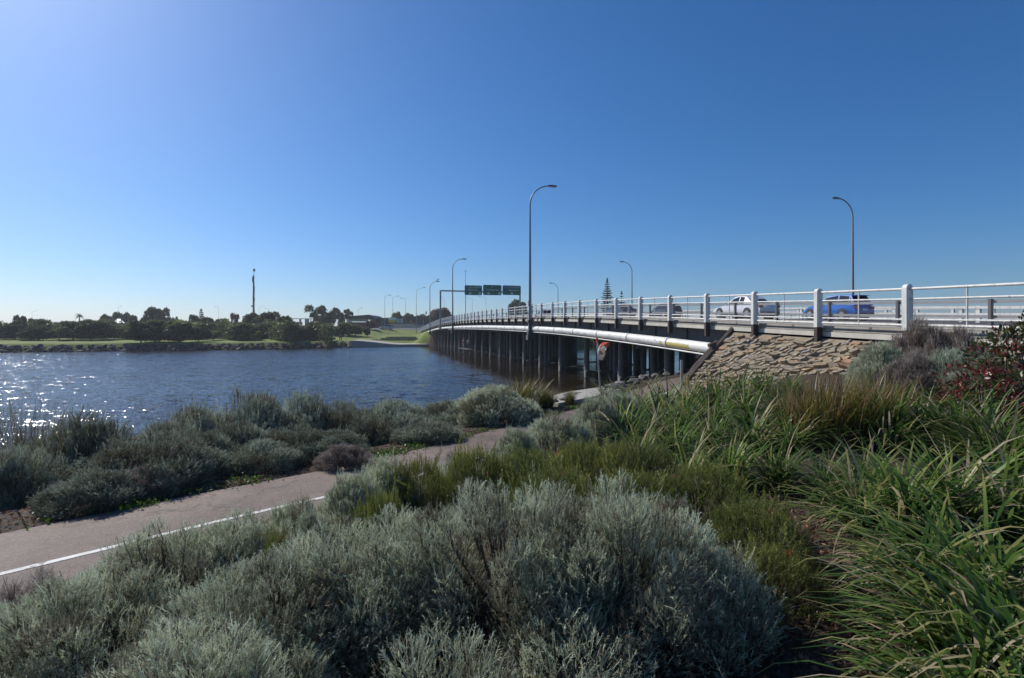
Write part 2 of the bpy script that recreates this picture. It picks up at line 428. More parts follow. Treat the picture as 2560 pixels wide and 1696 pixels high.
# foliage
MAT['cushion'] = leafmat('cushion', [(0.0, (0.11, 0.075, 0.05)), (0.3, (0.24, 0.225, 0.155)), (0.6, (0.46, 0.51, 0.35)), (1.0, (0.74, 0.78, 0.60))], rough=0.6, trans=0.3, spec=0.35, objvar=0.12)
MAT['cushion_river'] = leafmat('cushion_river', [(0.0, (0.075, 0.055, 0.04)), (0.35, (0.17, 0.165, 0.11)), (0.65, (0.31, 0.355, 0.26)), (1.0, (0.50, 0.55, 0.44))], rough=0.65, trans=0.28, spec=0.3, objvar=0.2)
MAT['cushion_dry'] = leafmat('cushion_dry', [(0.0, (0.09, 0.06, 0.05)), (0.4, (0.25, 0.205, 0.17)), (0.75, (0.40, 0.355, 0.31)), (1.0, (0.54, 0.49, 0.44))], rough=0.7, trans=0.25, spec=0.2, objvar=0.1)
MAT['grevillea'] = leafmat('grevillea', [(0.0, (0.07, 0.055, 0.025)), (0.3, (0.10, 0.125, 0.03)), (0.65, (0.19, 0.215, 0.05)), (1.0, (0.34, 0.31, 0.075))], rough=0.5, trans=0.4, spec=0.35, objvar=0.12)
MAT['flower_red'] = plain('flower_red', (0.45, 0.06, 0.045), 0.6, var=0.3, scale=30)
MAT['strap'] = leafmat('strap', [(0.0, (0.020, 0.055, 0.016)), (0.45, (0.070, 0.140, 0.028)), (0.72, (0.17, 0.245, 0.055)), (0.86, (0.29, 0.27, 0.10)), (1.0, (0.45, 0.37, 0.25))], rough=0.42, trans=0.48, spec=0.25, objvar=0.2)
MAT['sedge'] = leafmat('sedge', [(0.0, (0.03, 0.05, 0.012)), (0.35, (0.09, 0.12, 0.02)), (0.6, (0.20, 0.21, 0.035)), (0.8, (0.25, 0.14, 0.05)), (1.0, (0.36, 0.25, 0.14))], rough=0.4, trans=0.35, spec=0.4, objvar=0.1)
MAT['reed'] = leafmat('reed', [(0.0, (0.018, 0.022, 0.010)), (0.5, (0.04, 0.048, 0.02)), (0.8, (0.10, 0.08, 0.045)), (1.0, (0.30, 0.24, 0.14))], rough=0.5, trans=0.25, spec=0.3, objvar=0.1)
MAT['photinia'] = leafmat('photinia', [(0.0, (0.02, 0.04, 0.012)), (0.45, (0.06, 0.085, 0.02)), (0.62, (0.12, 0.12, 0.025)), (0.72, (0.13, 0.03, 0.02)), (1.0, (0.20, 0.02, 0.025))], rough=0.4, trans=0.25, spec=0.35)
MAT['weed'] = leafmat('weed', [(0.0, (0.05, 0.10, 0.015)), (1.0, (0.14, 0.22, 0.03))], rough=0.5, trans=0.35)
MAT['litter'] = leafmat('litter', [(0.0, (0.05, 0.03, 0.02)), (0.5, (0.16, 0.09, 0.055)), (0.75, (0.30, 0.10, 0.04)), (0.9, (0.36, 0.30, 0.24)), (1.0, (0.62, 0.58, 0.52))], rough=0.7, trans=0.1)
def treemat(name, dark, mid, light):
    return leafmat(name, [(0.0, dark), (0.5, mid), (1.0, light)], rough=0.55, trans=0.42, spec=0.2, objvar=0.28)
MAT['tree_dark'] = treemat('tree_dark', (0.06, 0.07, 0.03), (0.105, 0.12, 0.05), (0.16, 0.18, 0.07))
MAT['tree_olive'] = treemat('tree_olive', (0.075, 0.085, 0.037), (0.13, 0.145, 0.06), (0.19, 0.205, 0.08))
MAT['tree_bright'] = treemat('tree_bright', (0.10, 0.125, 0.03), (0.16, 0.195, 0.045), (0.24, 0.27, 0.07))
MAT['tree_brown'] = treemat('tree_brown', (0.07, 0.05, 0.035), (0.12, 0.085, 0.058), (0.18, 0.125, 0.08))

# ---------------------------------------------------------------- layout: bridge axes, path, ground heights
TA = 337 / 1320.0
DN = 1 / math.sqrt(1 + TA * TA)
DX, DY = -TA * DN, DN                      # along the bridge, away from the camera
NX, NY = DN, TA * DN                       # across the bridge, to the right
P0X = 14.8
_Y = np.array([-60, -20, 0, 12, 15, 26, 38, 49, 73, 94, 115, 132, 160, 200, 240, 320.])
_Z = np.array([2.9, 3.05, 3.25, 3.6, 3.72, 4.28, 4.82, 5.15, 5.62, 5.86, 5.95, 5.80, 5.0, 3.9, 3.6, 3.6])
_S = np.arange(-70, 330, 0.5)
_Zs = np.interp(_S * DN, _Y, _Z)
_k = np.hanning(41); _k /= _k.sum()
_Zs = np.convolve(np.pad(_Zs, 20, mode='edge'), _k, mode='valid')
def zr(s): return float(np.interp(s, _S, _Zs))           # height of the bottom rail
def zrv(s): return np.interp(s, _S, _Zs)
def B(s, q, dz=0.0):
    return Vector((P0X + DX * s + NX * q, DY * s + NY * q, zr(s) + dz))
def sq(X, Y):
    return (X - P0X) * DX + Y * DY, (X - P0X) * NX + Y * NY
BRZ = math.atan2(DY, DX)                   # heading of the bridge axis
S_AB, S_FAR = 22.6, 156.0

PATH = np.array([(-16, -6), (-10.5, 0.2), (-7.6, 3.2), (-5.38, 5.55), (-4.1, 6.95), (-2.56, 8.49), (-1.85, 9.4), (-0.5, 11.4), (1.6, 14.5),
                 (2.75, 16.5), (4.7, 20.0), (7.4, 24.6), (11.5, 30), (18, 37), (26, 44.)])
def dense(P, n=12):
    out = []
    for i in range(len(P) - 1):
        p0 = P[max(i - 1, 0)]; p1 = P[i]; p2 = P[i + 1]; p3 = P[min(i + 2, len(P) - 1)]
        for k in range(n):
            t = k / n
            out.append(0.5 * ((2 * p1) + (-p0 + p2) * t + (2 * p0 - 5 * p1 + 4 * p2 - p3) * t * t + (-p0 + 3 * p1 - 3 * p2 + p3) * t ** 3))
    out.append(P[-1])
    return np.array(out)
PD = dense(PATH)
PT = np.gradient(PD, axis=0); PT /= np.linalg.norm(PT, axis=1)[:, None]
PNR = np.stack([PT[:, 1], -PT[:, 0]], 1)   # to the right of travel
PATH_W, PATH_Z = 2.5, 1.38
def path_u(X, Y):
    X = np.asarray(X, float); Y = np.asarray(Y, float)
    sh = X.shape; xf = X.ravel(); yf = Y.ravel(); out = np.empty(len(xf))
    for a in range(0, len(xf), 4000):
        dx = xf[a:a + 4000, None] - PD[None, :, 0]; dy = yf[a:a + 4000, None] - PD[None, :, 1]
        d2 = dx * dx + dy * dy; j = d2.argmin(1); r = np.arange(len(j))
        side = dx[r, j] * PNR[j, 0] + dy[r, j] * PNR[j, 1]
        out[a:a + 4000] = -np.sign(side) * np.sqrt(d2[r, j])
    return out.reshape(sh)
def sst(a, b, x):
    t = np.clip((x - a) / (b - a), 0, 1); return t * t * (3 - 2 * t)
SHX = np.array([-2500, -400, -200, -150, -96, -60, -50, -44, -30, -22, 40, 90, 400, 2500.])
SHY = np.array([40, 50, 75, 88, 99, 116, 126, 137, 142, 147, 158, 170, 260, 500.])
def shore_y(X): return np.interp(X, SHX, SHY)
def ground_z(X, Y):
    X = np.asarray(X, float); Y = np.asarray(Y, float)
    u = path_u(X, Y)
    z = np.where(u > 0, 1.37 - 2.6 * sst(0.4, 7.5, u), 1.37)
    z = z + np.where(u < -PATH_W, 0.50 * sst(PATH_W, 6.5, -u) + 0.05 * np.clip(X - 1.5, 0, 12) * sst(PATH_W, 5.5, -u), 0)
    z = np.where((u <= 0) & (u >= -PATH_W), 1.355, z)
    s, q = sq(X, Y)
    w = -q
    emb = zrv(s) - 0.62 - np.clip(w - 0.1, 0, None) * 0.98
    emb = np.where(q > 34.5, zrv(s) - 0.62 - (q - 34.5) * 0.6, emb)
    near = emb - np.clip(s - S_AB + 0.3, 0, None) * 1.6
    z = np.where(s < S_AB + 6, np.maximum(z, near), z)
    # low river bed across the water, then the far bank
    z = np.where((Y > 45) | (X < -30), np.minimum(z, -1.2), z)
    d = Y - shore_y(X)
    ka = sst(-47, -40, X)
    far = np.where(d < 0, -1.2 + 0.6 * np.clip(d + 4, 0, 4) / 4, -0.6 + 2.2 * sst(0 + 4.0 * ka, 2.6 + 12 * ka, d))
    far = far + 0.7 * sst(4 + 8 * ka, 30, d) + 3.2 * sst(28, 75, d) * sst(-130, -70, X)
    fe = emb - np.clip(S_FAR - 1 - s, 0, None) * 1.2
    far = np.where(s > S_FAR - 6, np.maximum(far, np.where(w > 0, fe, zrv(s) - 0.62)), far)
    return np.where(d > -4, np.maximum(z, far), z)
def gz(x, y): return float(ground_z(np.array([x]), np.array([y]))[0])

def axis(spec):
    out = []
    for a, b, st in spec: out += list(np.arange(a, b, st))
    return np.array(out + [spec[-1][1]])
gx = axis([(-2500, -400, 150), (-400, -120, 8), (-120, -30, 3), (-30, -14, 1), (-14, 16, 0.3), (16, 60, 2.0), (60, 120, 6), (120, 2600, 180)])
gy = axis([(-300, -20, 25), (-20, -3, 1.5), (-3, 32, 0.3), (32, 48, 1.2), (48, 78, 6), (78, 175, 1.6), (175, 300, 5), (300, 3000, 150)])
GX, GY = np.meshgrid(gx, gy)
GZ = ground_z(GX, GY)
nz = rng.normal(0, 1, GZ.shape); nz = (nz + np.roll(nz, 1, 0) + np.roll(nz, 1, 1) + np.roll(nz, 1, (0, 1))) / 4
uu = path_u(GX, GY); ss, qq = sq(GX, GY)
offpath = (uu > 0.3) | (uu < -PATH_W - 0.3)
GZ = GZ + np.where(offpath & (qq < -3) & (GY < 40), nz * 0.035, 0)
zone = np.where(GY - shore_y(GX) > 1.5, 1.0, 0.0)
zone = np.maximum(zone, np.where((ss < 9.5) & (qq > -2.4) & (qq < 0) & (GY < 40), 0.9, 0))
nx_, ny_ = len(gx), len(gy)
idx = np.arange(nx_ * ny_).reshape(ny_, nx_)
Fg = np.stack([idx[:-1, :-1], idx[:-1, 1:], idx[1:, 1:], idx[1:, :-1]], -1).reshape(-1, 4)
me = mesh_np('ground', np.stack([GX, GY, GZ], -1).reshape(-1, 3), Fg, MAT['ground'], {'zone': zone.ravel()}, smooth=True)
tag(obj('ground', me), 'dark soil bank in front and green lawn across the river', 'ground', kind='structure')

# water: one sheet; the chop dies down in the lee of the bridge
wx = axis([(-2500, -300, 200), (-300, 60, 6), (60, 2600, 200)]); wy = axis([(-300, -20, 40), (-20, 180, 4), (180, 3000, 200)])
WX, WY = np.meshgrid(wx, wy)
s_, q_ = sq(WX, WY)
chop = 0.12 + 0.88 * sst(1.0, 13.0, -q_)
idx = np.arange(WX.size).reshape(WX.shape)
Fw = np.stack([idx[:-1, :-1], idx[:-1, 1:], idx[1:, 1:], idx[1:, :-1]], -1).reshape(-1, 4)
me = mesh_np('river', np.stack([WX, WY, WX * 0], -1).reshape(-1, 3), Fw, MAT['water'], {'chop': chop.ravel()})
tag(obj('river', me), 'rippled blue river water with sun glitter at the left', 'water', kind='structure')

# cycle path with its white line
def ribbon(name, o0, o1, z, mat, i0=0, i1=None, nacross=6):
    i1 = i1 or len(PD)
    L = PD[i0:i1] + PNR[i0:i1] * o0; R = PD[i0:i1] + PNR[i0:i1] * o1
    n = len(L); V = []
    for k in range(nacross + 1):
        p = L + (R - L) * (k / nacross); V.append(np.c_[p, np.full(n, z)])
    V = np.concatenate(V); F = []
    for k in range(nacross):
        a = np.arange(n - 1) + k * n
        F.append(np.stack([a, a + n, a + n + 1, a + 1], 1))
    return mesh_np(name, V, np.concatenate(F), mat)
pth = obj('cycle_path', ribbon('cycle_path', 0, PATH_W, PATH_Z, MAT['path']))
tag(pth, 'reddish brown asphalt cycle path with a white centre line', 'path', kind='structure')
obj('centre_line', ribbon('centre_line', 1.26, 1.34, PATH_Z + 0.004, MAT['line_white'], nacross=1), pth)

# ---------------------------------------------------------------- road deck and bridge
def strip(mb, s0, s1, q0, q1, z0, z1, step=3.05):
    """box that follows the deck profile"""
    n = max(1, int(round((s1 - s0) / step)))
    ss = [s0 + (s1 - s0) * i / n for i in range(n + 1)]
    rings = [[B(s, q0, z0), B(s, q1, z0), B(s, q1, z1), B(s, q0, z1)] for s in ss]
    mb.loft(rings)

road = MB(); strip(road, -45, 260, 2.62, 33.4, -0.5, -0.10)
ro = road.build('road', MAT['asphalt']); tag(ro, 'grey asphalt road running over the bridge', 'road', kind='structure')
def lane_line(q, dashed, w=0.12):
    mb = MB(); s = -25
    while s < 170:
        ln = 3.0 if dashed else 3.05
        n0, n1 = B(s, q, -0.096), B(s, q + w, -0.096); m0, m1 = B(s + ln, q, -0.096), B(s + ln, q + w, -0.096)
        mb.add([n0, n1, m1, m0], [(0, 1, 2, 3)])
        s += 12 if dashed else 3.05
    mb.build('lane_marking', MAT['line_white'], ro)
lane_line(3.1, False); lane_line(6.4, True); lane_line(9.9, True); lane_line(13.2, True); lane_line(16.3, False); lane_line(19.2, False); lane_line(23, True)

bridge = empty('bridge', B(S_AB, 0, -2), 0, 'long low river bridge on dark round piles, white railing above', 'bridge')
bridge.location = (0, 0, 0)
mb = MB(); strip(mb, -20, 200, 0.10, 2.45, -0.20, -0.10); mb.build('footpath_slab', MAT['concrete'], bridge)
for z0, z1, q0, m in ((-0.20, -0.10, 0.02, 'concrete'), (-0.275, -0.215, 0.0, 'concrete'), (-0.45, -0.29, -0.03, 'concrete_pale')):
    mb = MB(); strip(mb, -20, 190, q0, 0.35, z0, z1); mb.build('edge_beam', MAT[m], bridge)
mb = MB(); strip(mb, -20, 190, 0.36, 2.4, -0.46, -0.205); mb.build('deck_slab', MAT['concrete'], bridge)
mb = MB(); strip(mb, -20, 190, 2.45, 2.61, -0.30, 0.02); mb.build('kerb', MAT['concrete'], bridge)
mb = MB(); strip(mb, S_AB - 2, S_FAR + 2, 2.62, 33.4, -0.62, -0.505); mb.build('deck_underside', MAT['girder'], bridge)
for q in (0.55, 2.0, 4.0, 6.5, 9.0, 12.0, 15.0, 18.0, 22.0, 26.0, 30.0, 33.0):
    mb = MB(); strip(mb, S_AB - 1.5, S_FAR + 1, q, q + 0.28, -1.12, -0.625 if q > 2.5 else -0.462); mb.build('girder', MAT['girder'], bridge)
# web stiffeners seen on the outer girder
s = S_AB + 1.2
while s < 110:
    mb = MB(); p = B(s, 0.53, -0.80); mb.box(p, (0.05, 0.10, 0.56), Matrix.Rotation(BRZ, 3, 'Z')); s += 3.05
    mb.build('stiffener', MAT['girder'], bridge)
BENTS = [30.9 + 6.1 * k for k in range(21)]
rot = Matrix.Rotation(BRZ, 3, 'Z')
pile_me = {}
def pile_mesh(h, seed):
    r = random.Random(seed); m = MB()
    pts = []; rr = []
    for i in range(7):
        t = i / 6; pts.append((r.uniform(-.02, .02), r.uniform(-.02, .02), -1.6 + (h + 1.6) * t)); rr.append(0.235 - 0.03 * t + r.uniform(-.008, .008))
    m.tube(pts, rr, 12)
    return m.mesh('pile', MAT['pile'], smooth=True)
for bi, s in enumerate(BENTS):
    top = zr(s) - 1.50
    mb = MB()
    for a in (-0.17, 0.17):
        c0, c1 = B(s, 1.2, -1.32), B(s, 33.2, -1.32)
        c = (c0 + c1) / 2; mb.box(c + Vector((DX * a, DY * a, 0)), (32.0, 0.14, 0.36), Matrix.Rotation(math.atan2(NY, NX), 3, 'Z'))
    mb.build('crosshead', MAT['timber'], bridge)
    # steel bracket that carries the water pipe: an I section
    mb = MB(); R = Matrix.Rotation(math.atan2(NY, NX), 3, 'Z')
    c = B(s, 0.75, -1.46); mb.box(c + Vector((0, 0, 0.02)), (1.7, 0.16, 0.018), R); mb.box(c - Vector((0, 0, 0.32)), (1.7, 0.16, 0.018), R)
    mb.box(c - Vector((0, 0, 0.15)), (1.7, 0.02, 0.32), R)
    mb.build('pipe_bracket', MAT['rail_grey'], bridge)
    for qi, q in enumerate((1.9, 4.4, 6.9, 9.4, 11.9, 14.4, 16.9, 19.4, 21.9, 24.4, 26.9, 29.4, 31.9)):
        p = B(s, q); h = zr(s) - 1.50
        o = obj('pile', pile_mesh(h, bi * 10 + qi), bridge, (p.x, p.y, 0))
        lean = random.uniform(-.008, .008); o.rotation_euler = (lean, random.uniform(-.008, .008), 0)
    for q0, q1, z in ((2.2, 4.4, 0.42), (7.2, 9.6, 0.5)):
        mb = MB(); a, b = B(s + 0.24, q0), B(s + 0.24, q1); a.z = z; b.z = z + 0.06
        mb.tube([a, b], 0.085, 8); mb.build('brace', MAT['pile'], bridge, smooth=True)
    if bi < 9:   # low collar stones and stubs at the foot of the outer pile
        mb = MB(); p = B(s - 0.3, 1.72); mb.box((p.x, p.y, 0.30), (0.34, 0.22, 0.5), rot); mb.build('fender_block', MAT['pile'], bridge, bevel=0.04)
# far abutment and near abutment walls
for s, nm in ((S_AB - 1.0, 'abutment_wall'), (S_FAR + 1.2, 'abutment_wall')):
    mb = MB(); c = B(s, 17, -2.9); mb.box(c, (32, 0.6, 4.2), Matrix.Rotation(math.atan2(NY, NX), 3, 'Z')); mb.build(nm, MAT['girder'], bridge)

# ---------------------------------------------------------------- pedestrian railing (posts, rails, wire mesh)
railing = empty('bridge_railing', (0, 0, 0), 0, 'white pipe railing with round-topped posts along the near bridge edge', 'railing')
def post_mesh():
    m = MB(); hw, ht = 0.115, 0.085       # across the bridge, along it
    prof = [(-hw, -0.15), (hw, -0.15), (hw, 1.02)]
    for k in range(1, 8): a = math.pi * k / 8; prof.append((hw * math.cos(a), 1.02 + 0.11 * math.sin(a)))
    prof.append((-hw, 1.02))
    n = len(prof); c = 0.018
    def ring(y, sc): return [(x * sc, y, (z - 0.45) * (1 - (1 - sc) * 0.25) + 0.45) for x, z in prof]
    m.loft([ring(-ht, 0.86), ring(-ht + c, 1), ring(ht - c, 1), ring(ht, 0.86)])
    return m.mesh('post', MAT['white_paint'])
def post_base_mesh():
    m = MB(); m.box((0, 0, -0.46), (0.215, 0.155, 0.618)); return m.mesh('post_base', MAT['post_dark'], bevel=0.012)
PM, PBM = post_mesh(), post_base_mesh()
SP0 = 1320 * 14.8 / 1337 / DN             # the post at the right of the picture
post_s = [SP0 + 3.045 * k for k in range(-5, 56)]
for s in post_s:
    p = B(s, -0.16)
    o = obj('post', PM, railing, p); o.rotation_euler = (random.uniform(-.006, .006), random.uniform(-.006, .006), BRZ - math.pi / 2)
    b = obj('post_base', PBM, o, (0, 0, 0))
RAILS = ((1.0, 0.036), (0.72, 0.027), (0.155, 0.025), (0.0, 0.034))
for i in range(len(post_s) - 1):
    s0, s1 = post_s[i], post_s[i + 1]
    near = s0 < 60
    for dz, r in RAILS:
        m = MB(); m.tube([B(s0 + 0.08, -0.16, dz), B(s1 - 0.08, -0.16, dz)], r, 10 if near else 6)
        m.build('rail', MAT['white_paint'], railing, smooth=True)
    sm = (s0 + s1) / 2
    m = MB(); m.tube([B(sm, -0.16, -0.03), B(sm, -0.16, 1.0)], 0.021, 8)
    for dz, r in RAILS: m.tube([B(sm - 0.03, -0.16, dz), B(sm + 0.03, -0.16, dz)], r + 0.006, 10)
    m.build('stanchion', MAT['white_paint'], railing, smooth=True)
    if s0 < 45 and s1 > 4:
        # woven wire: two sets of slanted wires between the middle rails
        V = []; F = []
        pitch, hz0, hz1 = 0.062, 0.155, 0.72
        hgt = hz1 - hz0; n = int((s1 - s0 - 0.16) / pitch)
        wd = 0.0018
        for k in range(-int(hgt / pitch), n + 1):
            for sg in (1, -1):
                a0 = s0 + 0.08 + k * pitch; a1 = a0 + hgt
                t0 = max(0, (s0 + 0.08 - a0) / hgt); t1 = min(1, (s1 - 0.08 - a0) / hgt)
                if t1 - t0 < 0.05: continue
                za, zb = (hz0 + t0 * hgt, hz0 + t1 * hgt) if sg > 0 else (hz1 - t0 * hgt, hz1 - t1 * hgt)
                pa, pb = B(a0 + t0 * hgt, -0.16 + sg * 0.003, za), B(a0 + t1 * hgt, -0.16 + sg * 0.003, zb)
                up = Vector((0, 0, wd)); ou = Vector((NX * wd, NY * wd, 0)); b0 = len(V)
                for p in (pa, pb): V += [p + up, p - up * 0.5 + ou, p - up * 0.5 - ou]
                F += [(b0, b0 + 1, b0 + 4, b0 + 3), (b0 + 1, b0 + 2, b0 + 5, b0 + 4), (b0 + 2, b0, b0 + 3, b0 + 5)]
        o = obj('wire_mesh', mesh_np('wire_mesh', np.array([tuple(v) for v in V]), np.array(F), MAT['wire']), railing)
        o["kind"] = "stuff"

# ---------------------------------------------------------------- water pipe under the footpath
pipe = empty('water_pipe', (0, 0, 0), 0, 'thick white water pipe slung along the side of the bridge', 'pipe')
S_P0, S_P1 = 22.9, 172.0
PIPE_DZ = -1.17
def pz(s):    # pipe hangs lower near the abutment
    return PIPE_DZ - 0.12 * math.exp(-(s - 22) / 8.0)
s = S_P0; k = 0
while s < S_P1:
    e = min(s + 4.3, S_P1)
    m = MB(); m.tube([B(s + (e - s) * t / 4, -0.22, pz(s + (e - s) * t / 4)) for t in range(5)], 0.235, 20 if s < 70 else 12)
    m.build('pipe_length', MAT['pipe_white'], pipe, smooth=True)
    m = MB(); m.tube([B(e - 0.035, -0.22, pz(e)), B(e + 0.035, -0.22, pz(e))], 0.244, 20 if s < 70 else 12)
    m.build('joint_band', MAT['girder'], pipe, smooth=True)
    m = MB(); m.tube([B(e + 0.05, -0.22, pz(e)), B(e + 0.30, -0.22, pz(e))], 0.25, 20 if s < 70 else 12)
    m.build('collar', MAT['pipe_white'], pipe, smooth=True)
    s = e + 0.0; k += 1
# yellow painted stripe on the flank
m = MB(); rows = []
for i in range(9):
    s = 25.2 + i * 0.33; c = B(s, -0.22, pz(s)); ring = []
    for a in (-48, -36, -24, -12, 0, 10):
        a = math.radians(a); ring.append(c + Vector((-NX * math.cos(a) * 0.2385, -NY * math.cos(a) * 0.2385, math.sin(a) * 0.2385)))
    rows.append(ring)
for i in range(8):
    for j in range(5): m.add([rows[i][j], rows[i + 1][j], rows[i + 1][j + 1], rows[i][j + 1]], [(0, 1, 2, 3)])
m.build('painted_stripe', MAT['faded_yellow'], pipe, smooth=True)
m = MB(); pts = [B(28.4, -0.18, -0.72), B(28.3, -0.46, -0.9), B(28.25, -0.475, -1.15), B(27.9, -0.44, -1.35), B(27.4, -0.36, -1.42)]
m.tube(pts, 0.008, 5); m.build('hanging_cable', MAT['girder'], pipe)
conduit = MB(); conduit.tube([B(22.9 + i * 2.0, -0.36, pz(22.9 + i * 2.0) - 0.30) for i in range(45)], 0.036, 8)
tag(conduit.build('conduit', MAT['pipe_white'], None, smooth=True), 'thin white conduit running just below the thick water pipe', 'conduit')

# ---------------------------------------------------------------- guard rails and barriers on the road
def guard(name, label, q, s0, s1, sp, hpost, rails, pmat, rmat, psize=(0.14, 0.12), side=-1):
    t = empty(name, (0, 0, 0), 0, label, 'barrier')
    pm = MB(); pm.box((0, 0, hpost / 2), (psize[0], psize[1], hpost)); pm_me = pm.mesh('post', MAT[pmat], bevel=0.008)
    s = s0
    while s <= s1:
        o = obj('post', pm_me, t, B(s, q, -0.10)); o.rotation_euler = (0, 0, BRZ); s += sp
    for z0, z1 in rails:
        a = s0 - 1
        m = MB(); strip(m, a, s1 + 1, q - side * 0.07 - 0.04, q - side * 0.07 + 0.04, z0 - 0.1, z1 - 0.1, sp)
        m.build('beam', MAT[rmat], t)
    return t
S_G = 1320 * 17.2 / 1589 / DN - (0.0)
guard('guard_rail', 'two-beam grey guard rail with dark posts between footpath and road', 2.42, S_G - 2.74 * 4 - (2.42 * 0), 150, 2.74, 0.86, ((0.75, 0.84), (0.31, 0.40)), 'guard_post', 'rail_grey', (0.09, 0.10), side=-1)
guard('median_barrier', 'white two-beam barrier on pale posts in the middle of the road', 17.2, -20, 150, 4.1, 0.92, ((0.76, 0.90), (0.36, 0.52)), 'white_paint', 'white_paint', (0.22, 0.16), side=1)
guard('median_barrier', 'second white barrier just behind the middle one', 18.8, -18, 150, 4.1, 0.92, ((0.76, 0.88), (0.36, 0.48)), 'white_paint', 'rail_grey', (0.2, 0.16), side=1)
guard('edge_barrier', 'pale post and beam railing on the far edge of the road', 33.2, -20, 160, 3.05, 1.05, ((0.95, 1.03), (0.55, 0.62), (0.15, 0.22)), 'white_paint', 'white_paint', (0.2, 0.18), side=1)

# ---------------------------------------------------------------- stone-pitched embankment and its timber edge
emb = empty('stone_embankment', (0, 0, 0), 0, 'steep embankment paved with tan and grey stones below the railing', 'embankment')
# face frame: along = toward the right (decreasing s), up-slope
def EF(a, b, out=0.0):
    """a metres along from the timber edge towards the right, b metres down the slope from the top"""
    s = S_AB - a
    k = 1 / math.sqrt(1 + 0.98 ** 2)
    p = B(s, -0.12 - b * k, -0.60 - b * k * 0.98)
    nrm = Vector((-NX * 0.98, -NY * 0.98, 1)).normalized()
    return p + nrm * out
LA, LB = 13.5, 3.1
m = MB()
for i in range(18):
    a0, a1 = LA * i / 18, LA * (i + 1) / 18
    m.add([EF(a0, -0.1, 0.012), EF(a1, -0.1, 0.012), EF(a1, LB, 0.012), EF(a0, LB, 0.012)], [(0, 1, 2, 3)])
m.build('mortar_bed', MAT['mortar'], emb)
def voronoi_cells(pts, bounds):
    x0, x1, y0, y1 = bounds; cells = []
    for i, p in enumerate(pts):
        poly = [(x0, y0), (x1, y0), (x1, y1), (x0, y1)]
        d = np.linalg.norm(pts - p, axis=1); near = np.argsort(d)[1:22]
        for j in near:
            mid = (p + pts[j]) / 2; nr = pts[j] - p; new = []
            for k in range(len(poly)):
                A = poly[k]; Bq = poly[(k + 1) % len(poly)]
                da = (A[0] - mid[0]) * nr[0] + (A[1] - mid[1]) * nr[1]; db = (Bq[0] - mid[0]) * nr[0] + (Bq[1] - mid[1]) * nr[1]
                if da <= 0: new.append(A)
                if da * db < 0:
                    t = da / (da - db); new.append((A[0] + t * (Bq[0] - A[0]), A[1] + t * (Bq[1] - A[1])))
            poly = new
            if len(poly) < 3: break
        cells.append(poly)
    return cells
rs = np.random.default_rng(11)
ang = math.radians(24)                      # bedding rises to the right
ca, sa = math.cos(ang), math.sin(ang)
def to_m(P):    # slope coords -> stretched metric
    x = P[:, 0] * ca - P[:, 1] * sa; y = P[:, 0] * sa + P[:, 1] * ca
    return np.stack([x / 2.1, y], 1)
def from_m(P):
    P = np.asarray(P); x, y = P[:, 0] * 2.1, P[:, 1]
    return np.stack([x * ca + y * sa, -x * sa + y * ca], 1)
cand = []
rad = 0.125
for _ in range(16000):
    p = np.array([rs.uniform(-0.2, 10.6), rs.uniform(-0.1, LB)])
    pm = to_m(p[None])[0]
    r_ = rad * rs.uniform(0.75, 1.35)
    if all((pm[0] - c[0]) ** 2 + (pm[1] - c[1]) ** 2 > r_ * r_ for c in cand): cand.append(pm)
cand = np.array(cand)
cells = voronoi_cells(cand, (-9, 9, -9, 9))
n_st = 0; small = MB()
for ci, poly in sorted(enumerate(cells), key=lambda t: -(np.ptp(np.array(t[1])[:, 0]) * np.ptp(np.array(t[1])[:, 1]) if len(t[1]) > 2 else 0)):
    if len(poly) < 3: continue
    P = from_m(np.array(poly)); c = P.mean(0)
    if c[0] < 0.03 or c[0] > 10.3 or c[1] < 0 or c[1] > LB - 0.05: continue
    if np.abs(P - c).max() > 0.8: continue
    P[:, 0] = np.clip(P[:, 0], 0.0, 10.6); P[:, 1] = np.clip(P[:, 1], -0.12, LB)
    sh = rs.uniform(0.93, 1.02)
    h = abs(rs.normal(0.03, 0.055)) + 0.018
    tilt = rs.normal(0.0, 0.2); tilt2 = rs.normal(0.16, 0.2)
    jit = rs.normal(0, 0.012, P.shape)
    lo = c + (P - c) * sh + jit; hi = c + (P - c) * sh * rs.uniform(0.74, 0.92) + jit
    n = len(P)
    if n < 3: continue
    vs = [EF(*lo[k], 0.0) for k in range(n)]
    for k in range(n):
        e = h + tilt * (hi[k, 0] - c[0]) + tilt2 * (hi[k, 1] - c[1]) + rs.normal(0, 0.006)
        vs.append(EF(*hi[k], max(0.018, e)))
    fs = [(k, (k + 1) % n, n + (k + 1) % n, n + k) for k in range(n)] + [tuple(n + k for k in range(n))]
    if n_st < 298: m = MB(); m.add(vs, fs); m.build('stone', MAT['stone'], emb); n_st += 1
    else: small.add(vs, fs)
if small.v:
    o = small.build('small_stones', MAT['stone_small'], emb); o['kind'] = 'stuff'
# leaning timber edge
te = empty('timber_edging', (0, 0, 0), 0, 'old dark timbers leaning along the edge of the stone slope', 'timber')
for off, r, b0, b1 in ((0.10, 0.13, -0.25, 3.3), (0.34, 0.11, 0.55, 3.35)):
    m = MB(); pts = []; rr = []
    for i in range(9):
        t = i / 8; b = b0 + (b1 - b0) * t
        pts.append(EF(-off + random.uniform(-.02, .02), b, 0.06 + random.uniform(-.015, .015))); rr.append(r * random.uniform(0.88, 1.08))
    m.tube(pts, rr, 7); m.build('timber', MAT['timber'], te)
m = MB(); c = EF(-0.2, 0.85, 0.2); m.tube([c + Vector((-NX * .2, -NY * .2, -.03)), c + Vector((NX * .15, NY * .15, .06))], 0.09, 7); m.build('broken_stub', MAT['timber'], te)

